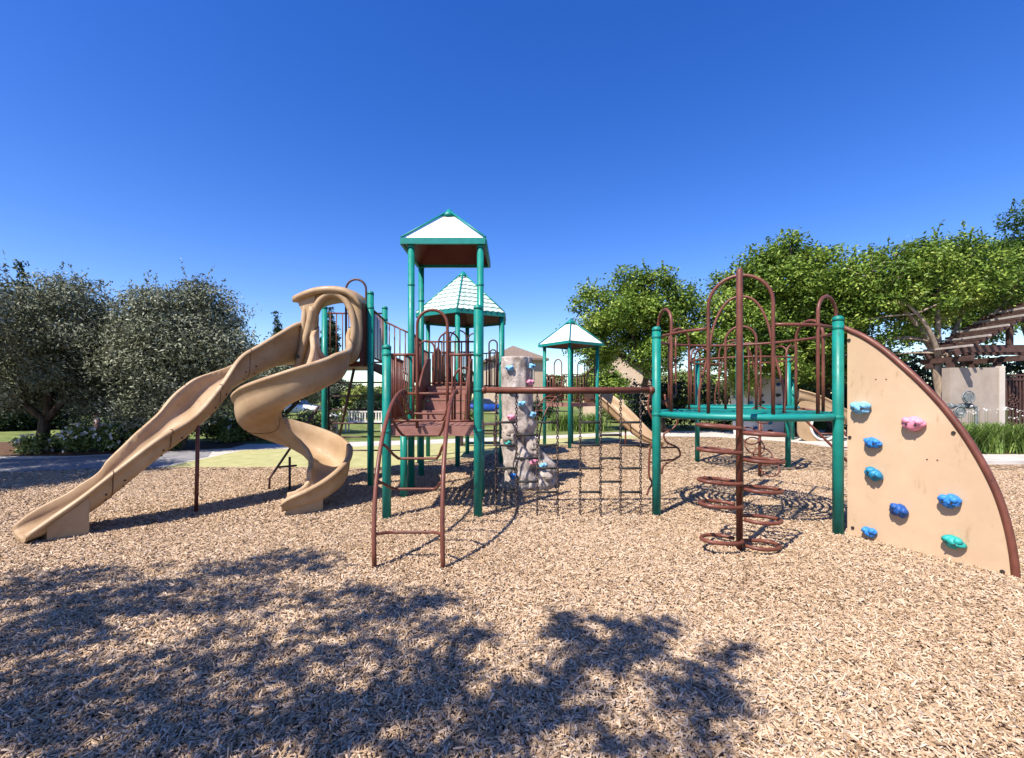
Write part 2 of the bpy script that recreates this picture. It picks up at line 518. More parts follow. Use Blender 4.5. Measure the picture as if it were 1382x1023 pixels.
sheet('rubber_surface', [(-8.4, 10.6), (2.4, 10.6), (5.4, 18.0), (5.2, 20.2), (1.4, 18.6), (-3.2, 16.4), (-8.5, 14.6)], -0.004, 'rubber_surface')
CHIPS = [(-9.8, 10.9), (-8.3, 11.05), (-5.5, 11.1), (-3.3, 10.9), (-1.1, 13.0), (1.3, 15.7), (3.5, 17.6), (6.4, 19.6), (8.6, 19.3),
         (10.6, 17.0), (10.7, 14.6), (11.7, 11.5), (30, 11.2), (30, -8), (-20, -8), (-20, 8.0), (-14, 9.4), (-12, 10.1)]
sheet('wood_chip_bed', CHIPS, 0.0, 'chip_bed')
sheet('planting_bed', [(13.0, 13.62), (40, 13.45), (40, 16.2), (12.6, 16.2)], -0.006, 'mulch')
sheet('shrub_bed', [(-30, 13.1), (-12.6, 13.2), (-9.3, 15.2), (-9.6, 16.9), (-12, 17.6), (-30, 16.6)], -0.004, 'mulch')
# kerb between the chips and the right-hand walk
kb = MB()
kb.beam((11.75, 11.62, 0.02), (30, 11.32, 0.02), 0.14, 0.12)
structure(kb.build('path_kerb', 'concrete'))

def loose_chips():
    rg = np.random.default_rng(5)
    def batch(y0, y1, dens, l0, l1, w0, w1, tilt):
        area = 1.22 * (y1 ** 2 - y0 ** 2) + 0.8 * (y1 - y0)
        n = int(area * dens)
        y = np.sqrt(rg.uniform(y0 ** 2, y1 ** 2, n))
        x = rg.uniform(-1, 1, n) * (1.22 * y + 0.4)
        l = rg.uniform(l0, l1, n) * rg.uniform(0.6, 1.25, n); w = rg.uniform(w0, w1, n); t = rg.uniform(0.003, 0.008, n)
        yaw = rg.uniform(0, 2 * np.pi, n); pit = rg.normal(0, tilt, n); rol = rg.normal(0, tilt * 1.2, n)
        z = rg.uniform(0.002, 0.026, n) + np.abs(np.sin(pit)) * l * 0.3
        cy, sy, cp, sp, cr, sr = np.cos(yaw), np.sin(yaw), np.cos(pit), np.sin(pit), np.cos(rol), np.sin(rol)
        ax = np.stack([cy * cp, sy * cp, sp], 1)
        side0 = np.stack([-sy, cy, np.zeros(n)], 1)
        up0 = np.cross(ax, side0)
        side = side0 * cr[:, None] + up0 * sr[:, None]
        up = np.cross(ax, side)
        c = np.stack([x, y, z], 1)
        V = np.empty((n, 8, 3))
        taper = rg.uniform(0.35, 1.0, (n, 2))
        k = 0
        for zz in (-0.5, 0.5):
            for a, b_, e in ((-0.5, -0.5, 0), (0.5, -0.5, 1), (0.5, 0.5, 1), (-0.5, 0.5, 0)):
                V[:, k] = c + ax * (a * l)[:, None] + side * (b_ * w * taper[:, e])[:, None] + up * (zz * t)[:, None]
                k += 1
        drift = (np.sin(x * 1.7 + 0.6 * np.sin(y * 1.3)) + np.sin(y * 2.1 + x * 0.7 + 1.0) + np.sin(x * 3.9 - y * 3.1 + 2.0) * 0.6) / 2.6
        tone = np.repeat(np.clip(rg.beta(2.9, 1.7, n) + 0.05 * drift, 0, 1), 8)
        return V.reshape(-1, 3), tone, n
    parts = [batch(1.7, 3.6, 8200, 0.024, 0.056, 0.0055, 0.013, 0.34), batch(3.6, 6.0, 5200, 0.025, 0.054, 0.006, 0.0135, 0.34),
             batch(6.0, 10.4, 2600, 0.032, 0.062, 0.008, 0.017, 0.34)]
    V = np.concatenate([p[0] for p in parts]); T = np.concatenate([p[1] for p in parts]); N = sum(p[2] for p in parts)
    keep = np.ones(N, bool)
    V8 = V.reshape(N, 8, 3); T8 = T.reshape(N, 8)
    cx = V8[:, :, 0].mean(1); cyy = V8[:, :, 1].mean(1)
    keep &= (cx > -8.3) | (cyy < 10.95 + (cx + 8.3) * 0.3)
    V8, T8 = V8[keep], T8[keep]; N = len(V8)
    fq = np.array([[4, 5, 6, 7], [0, 1, 5, 4], [2, 3, 7, 6], [3, 0, 4, 7]])
    idx = (fq.ravel()[None, :] + (np.arange(N) * 8)[:, None]).ravel()
    o = raw_mesh('loose_wood_chips', 'wood_chip', V8.reshape(-1, 3), None, T8.ravel(), loopidx=idx)
    o['kind'] = 'stuff'; o['label'] = 'pale tan wood chips scattered thickly over the play area'; o['category'] = 'wood chips'
loose_chips()

# ------------------------------------------------------------------ foliage
def leaf_quads(rg, c, normal, axis, l, w):
    """rhombic leaves; arrays of centres, normals, axes, lengths, widths"""
    axis = axis - normal * (axis * normal).sum(1)[:, None]
    axis /= np.linalg.norm(axis, axis=1)[:, None] + 1e-9
    side = np.cross(normal, axis)
    V = np.empty((len(c), 4, 3))
    V[:, 0] = c - axis * (l * 0.5)[:, None]
    V[:, 1] = c + side * (w * 0.5)[:, None] + normal * (w * 0.12)[:, None]
    V[:, 2] = c + axis * (l * 0.5)[:, None]
    V[:, 3] = c - side * (w * 0.5)[:, None] + normal * (w * 0.12)[:, None]
    return V
def unit(a): return a / (np.linalg.norm(a, axis=1)[:, None] + 1e-9)
def lobes_leaves(rg, lobes, per_m2, l, w, upness=0.5, flat=0.8, clump=0.16, inner=0.4, droop=0.0, tone_c=0.5, up_axis=0.0):
    out, tones = [], []
    for (x, y, z, r, *rest) in lobes:
        rr = np.array(rest if rest else (r, r, r * flat))
        if rest: r = float(rr.mean())
        n_tuft = max(5, int(per_m2 * r * r))
        d = unit(rg.normal(size=(n_tuft, 3)))
        rad = inner + (1 - inner) * rg.uniform(0, 1, n_tuft) ** 0.6
        rad *= rg.uniform(0.82, 1.12, n_tuft)
        tc = np.array([x, y, z]) + d * rad[:, None] * rr
        k = 7
        n = n_tuft * k
        c = np.repeat(tc, k, 0) + rg.normal(0, clump, (n, 3)) * np.array([1, 1, 0.6])
        dd = np.repeat(d, k, 0)
        nrm = unit(dd * 0.5 + rg.normal(0, 0.55, (n, 3)) + np.array([0, 0, upness]))
        ax = rg.normal(0, 1, (n, 3)) + dd * 0.6 + np.array([0, 0, up_axis - droop])
        V = leaf_quads(rg, c, nrm, ax, l * rg.uniform(0.65, 1.3, n), w * rg.uniform(0.7, 1.3, n))
        lobe_t = rg.normal(0, 0.12)
        tt = np.clip(np.repeat(rg.normal(tone_c + lobe_t, 0.14, n_tuft), k) + rg.normal(0, 0.16, n), 0, 1)
        out.append(V.reshape(-1, 3)); tones.append(np.repeat(tt, 4))
    return np.concatenate(out), np.concatenate(tones)
def crown_lobes(rg, c, rad, n, r0, r1, zmin=-0.8, shell=0.55):
    L = []
    tries = 0
    while len(L) < n and tries < 4000:
        tries += 1
        d = rg.normal(size=3); d /= np.linalg.norm(d)
        if d[2] < zmin: continue
        s = shell + (1 - shell) * rg.uniform() ** 0.7
        r = rg.uniform(r0, r1)
        p = np.array(c) + d * np.maximum(np.array(rad) - r * 0.8, 0.1) * s
        if any(np.linalg.norm(p - np.array(q[:3])) < 0.55 * (r + q[3]) * 0.8 for q in L): continue
        L.append((p[0], p[1], p[2], r))
    return L
def limb(mb, rg, p0, p1, r0, r1, sag=0.12, n=6, sides=7):
    p0, p1 = np.array(p0, float), np.array(p1, float)
    ln = np.linalg.norm(p1 - p0)
    mid = (p0 + p1) / 2 + rg.normal(0, sag * 0.5, 3) * ln + np.array([0, 0, sag * ln * 0.5])
    pts, rr = [], []
    for i in range(n + 1):
        t = i / n
        pts.append((1 - t) ** 2 * p0 + 2 * t * (1 - t) * mid + t * t * p1)
        rr.append(r0 + (r1 - r0) * t)
    mb.tube(pts, rr, sides)
    return pts
def tree(name, label, base, fork, lobes, leafmat, barkmat, trunk_r, seed, per_m2=160, l=0.13, w=0.06, group=None, cat='tree',
         upness=0.5, clump=0.16, inner=0.4, forks=4, up_axis=0.0, shoots=0, lean=None, tone_c=0.5, twigs=True, flat=0.8, extra_limbs=()):
    rg = np.random.default_rng(seed)
    t = thing(name, label, cat, (base[0], base[1], 0), group)
    mb = MB()
    b = np.array([base[0], base[1], -0.05]); f = np.array(fork, float)
    pts = []
    for i in range(7):
        s = i / 6
        p = b + (f - b) * s + (rg.normal(0, 0.03, 3) * (f[2]) if 0 < i < 6 else 0)
        pts.append(p)
    rr = [trunk_r * (1.35 if i == 0 else 1.0 - 0.06 * i) for i in range(7)]
    mb.tube(pts, rr, 12)
    LC = np.array([q[:3] for q in lobes])
    # main limbs go to spread-out lobes, twigs go on from them to the rest
    order = [int(np.argmax(LC[:, 0])), int(np.argmin(LC[:, 0])), int(np.argmax(LC[:, 2])), int(np.argmax(LC[:, 1])), int(np.argmin(LC[:, 1]))][:forks]
    mains = []
    for k in order:
        mains.append(limb(mb, rg, f - np.array([0, 0, 0.15]), LC[k], trunk_r * 0.55, 0.03))
    for (e, r_) in extra_limbs:
        mains.append(limb(mb, rg, f - np.array([0, 0, 0.3]), e, r_, r_ * 0.4))
    if twigs:
        pool = np.array([p for m_ in mains for p in m_[1:]])
        for k in range(len(LC)):
            if k in order: continue
            dd = np.linalg.norm(pool - LC[k], axis=1) + np.maximum(0, pool[:, 2] - LC[k][2]) * 0.8
            limb(mb, rg, pool[int(np.argmin(dd))], LC[k], trunk_r * 0.2, 0.012, 0.15, 5, 5)
    mb.build('trunk', barkmat, t)
    V, T = lobes_leaves(rg, lobes, per_m2, l, w, upness, flat, clump, inner, up_axis=up_axis, tone_c=tone_c)
    if shoots:
        so, st = [V], [T]
        top = [q for q in lobes]
        for _ in range(shoots):
            q = top[rg.integers(len(top))]
            d = unit((rg.normal(0, 0.75, (1, 3)) + np.array([[0, 0, 1.0]])))[0]
            p = np.array(q[:3]) + d * q[3] * rg.uniform(0.6, 0.95)
            dirv = unit((d * 0.5 + rg.normal(0, 0.3, 3) + np.array([0, 0, 0.9]))[None])[0]
            ln = rg.uniform(0.3, 0.75)
            m_ = 16
            s = rg.uniform(0, 1, m_)
            c = p + dirv * (s * ln)[:, None] + rg.normal(0, 0.025, (m_, 3))
            Vq = leaf_quads(rg, c, unit(rg.normal(0, 1, (m_, 3))), dirv + rg.normal(0, 0.5, (m_, 3)), l * rg.uniform(0.7, 1.2, m_), w * rg.uniform(0.7, 1.1, m_))
            so.append(Vq.reshape(-1, 3)); st.append(np.repeat(np.clip(rg.normal(tone_c, 0.2, m_), 0, 1), 4))
        V = np.concatenate(so); T = np.concatenate(st)
    raw_mesh('crown', leafmat, V, None, T, t)
    return t

# --- grey-green olive trees on the left
def olive(label, base, c, rad, seed, n=34, r0=0.55, r1=0.95, fork_h=1.1, per=300, tr=0.2, shoots=170, zmin=-0.75):
    rg = np.random.default_rng(seed + 100)
    L = crown_lobes(rg, c, rad, n, r0, r1, zmin, 0.45)
    return tree('olive_tree', label, base, (base[0] + 0.2, base[1], fork_h), L, 'olive_leaf', 'bark_dark', tr, seed,
                per_m2=per, l=0.125, w=0.042, group='grey olive trees along the left path', upness=0.35, clump=0.13, inner=0.35,
                up_axis=0.5, shoots=shoots)
olive('grey-green olive tree at the left edge with two dark trunks', (-14.6, 14.2), (-14.6, 14.4, 3.25), (2.75, 2.2, 2.65), 1, n=60, zmin=-0.85)
olive('wide silvery olive tree directly behind the wave slide', (-10.8, 14.9), (-10.75, 14.9, 3.0), (2.55, 2.1, 2.75), 2, n=66, fork_h=0.8, zmin=-0.95)
olive('smaller olive tree between the two slides, beyond the path', (-10.6, 20.5), (-10.6, 20.5, 2.5), (2.9, 2.0, 1.9), 3, n=26, r0=0.6, r1=0.95, per=220, shoots=60, fork_h=0.8)
olive('olive tree left of the path shading the paving near the frame edge', (-12.5, 7.3), (-11.9, 7.9, 3.9), (2.0, 2.7, 1.5), 4, n=38, shoots=30, per=230, fork_h=1.8)
olive('second olive tree left of the frame, further along the shaded path', (-14.9, 10.3), (-14.6, 10.5, 4.0), (2.2, 2.2, 1.8), 5, n=32, shoots=30, per=230, fork_h=1.7)

# --- bright green broadleaf trees on the right
def broadleaf(label, base, fork, c, rad, seed, n=36, r0=0.5, r1=0.9, per=150, tr=0.2, bark='bark_dark', zmin=-0.5, l=0.17, w=0.078, shell=0.4, more=(), **kw):
    rg = np.random.default_rng(seed + 200)
    L = crown_lobes(rg, c, rad, n, r0, r1, zmin, shell) + list(more)
    return tree('broadleaf_tree', label, base, fork, L, 'bright_leaf', bark, tr, seed, per_m2=per, l=l, w=w,
                group='bright green trees on the right', upness=0.75, clump=0.15, inner=0.3, flat=0.8, shoots=90, up_axis=0.15, **kw)
broadleaf('round bright green tree right of the small pyramid roof', (7.25, 22.0), (6.2, 22.0, 3.3), (5.9, 22.0, 4.9), (3.7, 3.0, 3.2), 11, n=80, per=165, zmin=-0.75)
broadleaf('tall bright green tree behind the round platform', (11.9, 19.6), (11.8, 19.6, 2.6), (11.45, 19.6, 4.85), (3.85, 2.8, 4.05), 12, n=115, per=170, zmin=-0.8, tone_c=0.47)
broadleaf('spreading green tree with a pale forked trunk beside the trellis wall', (15.25, 16.4), (15.35, 16.5, 3.15), (15.7, 17.2, 5.65), (3.9, 2.0, 2.3), 13, n=54, per=165,
          tr=0.21, bark='bark_light', zmin=-0.45, l=0.15, w=0.07, r0=0.45, r1=0.8, extra_limbs=[((14.0, 16.2, 4.9), 0.11), ((17.3, 17.4, 5.6), 0.10)],
          more=[(PX(x, 16.8), 16.8 + 0.12 * (k % 5), PH(y, 16.8), 0.36 + 0.07 * (k % 4)) for k, (x, y) in enumerate([(1165, 432), (1180, 402), (1200, 458), (1215, 425), (1188, 482), (1240, 448), (1160, 385), (1300, 412), (1325, 398), (1222, 478), (1375, 392), (1215, 390), (1150, 360), (1170, 468), (1232, 402)])])
broadleaf('green tree filling the gap behind the round platform and the climbing panel', (14.9, 21.5), (14.9, 21.5, 2.6), (14.7, 21.5, 4.7), (2.6, 2.4, 3.8), 14, n=56, per=140, zmin=-0.85, tone_c=0.42)
broadleaf('dark green tree rising behind the trellis at the right edge', (27.0, 24.0), (27.2, 24, 4.0), (27.3, 24.0, 8.4), (2.6, 2.6, 4.2), 15, n=44, per=150, tone_c=0.22)
broadleaf('leafy green tree behind the pergola roof', (22.0, 22.5), (22.0, 22.5, 3.2), (21.6, 22.5, 6.2), (3.6, 2.4, 3.3), 16, n=60, per=160, zmin=-0.7, tone_c=0.4)

# --- dark cypresses and conifer far on the left
def cypress(label, x, y, h, r, seed, leaf='dark_leaf', name='cypress_tree', group='dark cypresses beyond the slide', cone=False):
    rg = np.random.default_rng(seed)
    L = []
    for k in range(26):
        s = (k + 0.5) / 26
        rr = r * (1.05 - s) if cone else r * math.sin(math.pi * min(1, 0.18 + s * 0.80)) ** 0.7
        m_ = max(1, int(3 * rr / max(r * 0.6, .1)))
        for j in range(m_):
            a = rg.uniform(0, 6.28)
            L.append((x + math.cos(a) * rr * 0.4, y + math.sin(a) * rr * 0.4, 0.5 + s * (h - 0.7), max(0.2, rr * 0.7)))
    return tree(name, label, (x, y), (x, y, h * 0.5), L, leaf, 'bark_dark', 0.16, seed, per_m2=150, l=0.2, w=0.1, group=group,
                upness=0.2, clump=0.1, inner=0.4, up_axis=1.2, twigs=False, forks=1, tone_c=0.4)
cypress('narrow dark cypress left of the slide hood', PX(374, 40), 40, 9.3, 0.62, 21)
cypress('dark cypress seen through the oval opening of the slide hood', PX(446, 36), 36, 8.9, 0.85, 22)
cypress('dark pointed conifer rising behind the left olive tree', PX(30, 24), 24, 9.0, 2.1, 23, 'dark_leaf', 'conifer_tree', None, True)

# --- background trees and hedges
def bush(name, label, x, y, rx, ry, h, seed, leaf='shrub_leaf', group=None, cat='shrub', per=200, l=0.10, w=0.055, n=9, flowers=0, z0=0.0, tone_c=0.5):
    rg = np.random.default_rng(seed)
    L = []
    for k in range(n):
        a = rg.uniform(0, 6.28); s = rg.uniform(0, 0.75) ** 0.5
        r = rg.uniform(0.32, 0.5) * min(rx, ry, h) * 1.1
        L.append((x + math.cos(a) * s * rx, y + math.sin(a) * s * ry, z0 + r * 0.7 + rg.uniform(0.0, 1.0) * max(0.02, h - 1.6 * r), r))
    t = thing(name, label, cat, (x, y, 0), group)
    mb = MB()
    for q in L[:6]:
        limb(mb, rg, (x + rg.normal(0, 0.08), y + rg.normal(0, 0.08), -0.02), q[:3], 0.03, 0.01, 0.1, 4, 5)
    mb.build('stems', 'bark_dark', t)
    V, T = lobes_leaves(rg, L, per, l, w, 0.5, 0.9, 0.07, 0.35, tone_c=tone_c)
    raw_mesh('foliage', leaf, V, None, T, t)
    if flowers:
        cs = []
        for k in range(flowers):
            q = L[rg.integers(len(L))]
            d = unit((rg.normal(0, 1, (1, 3)) + np.array([[0, -0.3, 0.7]])))[0]
            p = np.array(q[:3]) + d * q[3] * 1.05
            m_ = 5
            nn = unit(d[None] + rg.normal(0, 0.4, (m_, 3)))
            cs.append(leaf_quads(rg, p + rg.normal(0, 0.02, (m_, 3)), nn, rg.normal(0, 1, (m_, 3)), np.full(m_, 0.085), np.full(m_, 0.07)).reshape(-1, 3))
        Vf = np.concatenate(cs)
        raw_mesh('flowers', 'petal', Vf, None, np.repeat(rg.uniform(0, 1, len(Vf) // 4), 4), t)
    return t
ROSE = 'white flowering shrubs along the left bed'
for k, (px, Y, rx, h, lab, fl) in enumerate([
        (62, 13.9, 0.75, 0.75, 'white flowering shrub between the olive trunks and the paving', 40),
        (100, 14.3, 0.8, 0.85, 'bushy shrub with scattered white blooms left of the bollard', 70),
        (150, 14.6, 0.8, 0.85, 'shrub thick with pale blooms just right of the bollard', 80),
        (185, 15.4, 0.85, 1.1, 'tallest white rose shrub, its top against the wave slide', 80),
        (215, 14.9, 0.75, 0.75, 'low yellow-green flowering shrub under the wave slide', 40),
        (308, 17.4, 1.0, 1.15, 'sunlit flowering shrub seen between the slide support and spiral slide', 30),
        (340, 17.8, 0.9, 1.0, 'pale topped shrub just left of the spiral slide chute', 22)]):
    bush('flowering_shrub', lab, PX(px, Y), Y, rx, rx * 0.75, h, 40 + k, 'shrub_leaf', ROSE, per=420, flowers=fl, n=12, tone_c=0.55)
BEDS = 'rounded shrubs along the far walk'
for k, (px, Y, rx, h, lf, lab, fl) in enumerate([
        (418, 25, 0.9, 1.0, 'shrub_leaf', 'rounded shrub just left of the litter bin', 0),
        (463, 29, 1.1, 1.15, 'shrub_leaf', 'pale blooming shrub between litter bin and bench', 30),
        (528, 27, 1.2, 1.0, 'yellow_leaf', 'yellow-green shrub right of the pale bench', 0),
        (556, 31, 1.3, 1.5, 'shrub_leaf', 'green shrub glimpsed through the left deck railing', 0),
        (596, 34, 1.4, 1.4, 'hedge_leaf', 'dark shrub behind the play stairs', 0),
        (622, 30, 1.0, 1.0, 'shrub_leaf', 'low shrub behind the stairs, left of the tall deck post', 0),
        (500, 36, 1.6, 1.6, 'hedge_leaf', 'dark shrub behind the bench back', 0),
        (725, 33, 1.3, 1.5, 'hedge_leaf', 'dark shrub just right of the rock pillar', 0),
        (840, 30, 1.5, 1.5, 'shrub_leaf', 'green shrub behind the far tan slide', 0),
        (872, 28, 1.3, 1.3, 'hedge_leaf', 'dark shrub left of the front platform post', 0)]):
    bush('shrub', lab, PX(px, Y), Y, rx, rx * 0.8, h, 140 + k, lf, BEDS, per=200, l=0.13, w=0.08, flowers=fl, n=11, tone_c=0.5)
def hedge(label, x0, x1, y, h, d, seed, leaf='hedge_leaf', group=None, per=150, l=0.11, w=0.07):
    rg = np.random.default_rng(seed)
    L = []
    n = int((x1 - x0) / 0.45)
    for k in range(n):
        x = x0 + (k + 0.5) * (x1 - x0) / n
        for z in (h * 0.28, h * 0.72):
            r = h * 0.33
            L.append((x + rg.normal(0, .08), y + rg.normal(0, d * 0.12), z + rg.normal(0, 0.04), r, 0.4, d * 0.5, r))
    t = thing('hedge', label, 'hedge', ((x0 + x1) / 2, y, 0), group)
    mb = MB()
    for k in range(0, n, 3):
        x = x0 + (k + 0.5) * (x1 - x0) / n
        mb.tube([(x, y, -0.02), (x + 0.03, y, h * 0.4), (x, y, h * 0.75)], [0.03, 0.025, 0.01], 5)
    mb.build('stems', 'bark_dark', t)
    V, T = lobes_leaves(rg, L, per, l, w, 0.4, 0.9, 0.08, 0.3)
    raw_mesh('foliage', leaf, V, None, T, t)
    return t
hedge('long dark clipped hedge behind the lawn at left', -32, -13.6, 24, 1.45, 1.2, 60)
hedge('dark hedge under the olive tree behind the wave slide', -12.6, -7.4, 18.6, 1.15, 1.2, 61)
hedge('tall dark hedge behind the pergola and stucco wall', 15.0, 33.0, 26.5, 4.3, 2.0, 63, per=60, l=0.2, w=0.13)
hedge('dark hedge behind the round platform and back climbing wall', 6.4, 22.0, 25.0, 2.6, 1.8, 62, per=80, l=0.16, w=0.1)
FAR = 'far trees along the street'
far_spec = [(405, 52, 4.6, 3.2, 'hedge_leaf'), (462, 46, 3.5, 2.6, 'dark_leaf'), (490, 40, 2.6, 2.4, 'yellow_leaf'), (520, 44, 3.0, 3.0, 'yellow_leaf'),
            (548, 52, 3.4, 2.8, 'shrub_leaf'), (585, 58, 3.6, 3.2, 'shrub_leaf'), (618, 55, 4.8, 2.6, 'dark_leaf'), (718, 60, 5.2, 2.2, 'yellow_leaf'),
            (740, 52, 4.8, 2.3, 'shrub_leaf'), (792, 46, 4.3, 2.6, 'yellow_leaf'), (815, 34, 4.2, 2.4, 'bright_leaf'), (925, 40, 4.4, 3.0, 'shrub_leaf'), (300, 48, 5.2, 3.6, 'hedge_leaf'),
            (190, 46, 4.6, 3.6, 'hedge_leaf'), (60, 44, 4.8, 4.0, 'hedge_leaf')]
far_lab = ['dark far tree above the spiral slide chute', 'dark green far tree behind the rung ladder', 'yellow-green far tree left of the dark slide post', 'low yellow-green far tree between slide post and deck post',
           'far tree behind the left deck railing', 'far green tree behind the play stairs', 'dark far tree behind the deck railing right of the stairs', 'slim far tree just right of the rock pillar',
           'far tree left of the small pyramid tower', 'yellow-green far tree under the small pyramid roof', 'bright green small tree left of the gabled house', 'far tree behind the front platform post',
           'dark far tree behind the right side of the olive', 'dark far tree glimpsed under the middle olive', 'dark far tree glimpsed under the left olive']
for k, (px, Y, h, r, lf) in enumerate(far_spec):
    rg = np.random.default_rng(300 + k)
    x = PX(px, Y)
    L = crown_lobes(rg, (x, Y, h * 0.55), (r, r * 0.8, h * 0.46), 16, r * 0.25, r * 0.42, -0.9, 0.4)
    tree('far_tree', far_lab[k], (x, Y), (x, Y, h * 0.35), L, lf, 'bark_dark', 0.13, 300 + k, per_m2=95, l=0.26, w=0.15, group=FAR, clump=0.2, forks=3, tone_c=0.55)

def strap_plant(label, x, y, r, h, seed, n=260, group=None, flowers=0):
    rg = np.random.default_rng(seed)
    t = thing('strap_leaf_plant', label, 'plant', (x, y, 0), group)
    Vs, Ts = [], []
    for k in range(n):
        a = rg.uniform(0, 6.28); o = np.array([x + rg.normal(0, r * 0.4), y + rg.normal(0, r * 0.35), 0.0])
        out = np.array([math.cos(a), math.sin(a), 0]); hh = h * rg.uniform(0.6, 1.1); reach = rg.uniform(0.15, 0.6) * h
        side = np.array([-out[1], out[0], 0]); wd = rg.uniform(0.012, 0.024)
        prev = None
        tn = np.clip(rg.normal(0.5, 0.22), 0, 1)
        for s in (0, 0.35, 0.65, 0.88, 1.0):
            p = o + out * reach * s ** 1.6 + np.array([0, 0, hh * (s - 0.32 * s ** 3)])
            wv = side * wd * (1.0 - s ** 2 * 0.85)
            cur = (p - wv, p + wv)
            if prev is not None:
                Vs += [prev[0], prev[1], cur[1], cur[0]]; Ts += [tn] * 4
            prev = cur
    raw_mesh('leaves', 'strap_leaf', np.array(Vs), None, np.array(Ts), t)
    if flowers:
        cs = []
        mb = MB()
        for k in range(flowers):
            p = np.array([x + rg.normal(0, r * 0.5), y + rg.normal(0, r * 0.4), h * rg.uniform(0.85, 1.15)])
            mb.tube([(p[0], p[1], 0), tuple(p)], 0.006, 4)
            m_ = 7
            cs.append(leaf_quads(rg, p + rg.normal(0, 0.03, (m_, 3)), unit(rg.normal(0, 1, (m_, 3)) + np.array([0, -.5, .8])), rg.normal(0, 1, (m_, 3)), np.full(m_, 0.055), np.full(m_, 0.035)).reshape(-1, 3))
        mb.build('flower_stalks', 'strap_leaf', t)
        Vf = np.concatenate(cs)
        raw_mesh('flowers', 'petal', Vf, None, np.repeat(rg.uniform(0, 1, len(Vf) // 4), 4), t)
    return t
STR = 'strap leaved plants in the right bed'
for k, (x, y, lab, fl) in enumerate([(12.95, 13.95, 'leafy strap plant hard behind the climbing panel edge', 0), (13.75, 14.0, 'second arching strap plant out from the climbing panel', 3),
                                     (14.5, 14.05, 'strap plant with pale flowers in front of the wall corner', 6), (15.25, 13.95, 'flowering strap plant before the iron gate', 7),
                                     (16.0, 14.0, 'strap plant cut by the right edge of the frame', 6), (14.1, 14.75, 'strap plant in the back row below the pipes', 3), (15.5, 14.7, 'strap plant in the back row against the gate foot', 3)]):
    strap_plant(lab, x, y, 0.55, 1.22, 70 + k, 340, STR, fl)
STR2 = 'strap leaved plants beyond the small tower'
for k, (px, Y, lab) in enumerate([(757, 23, 'green strap plant just left of the small tower front post'), (784, 22.5, 'strap plant under the small tower deck'), (803, 23, 'strap plant left of the far tan slide'),
                                  (1056, 26, 'green strap plant right of the white climbing wall'), (1108, 25, 'strap plant seen through the round hole of the far panel')]):
    strap_plant(lab, PX(px, Y), Y, 0.7, 1.25, 80 + k, 260, STR2)

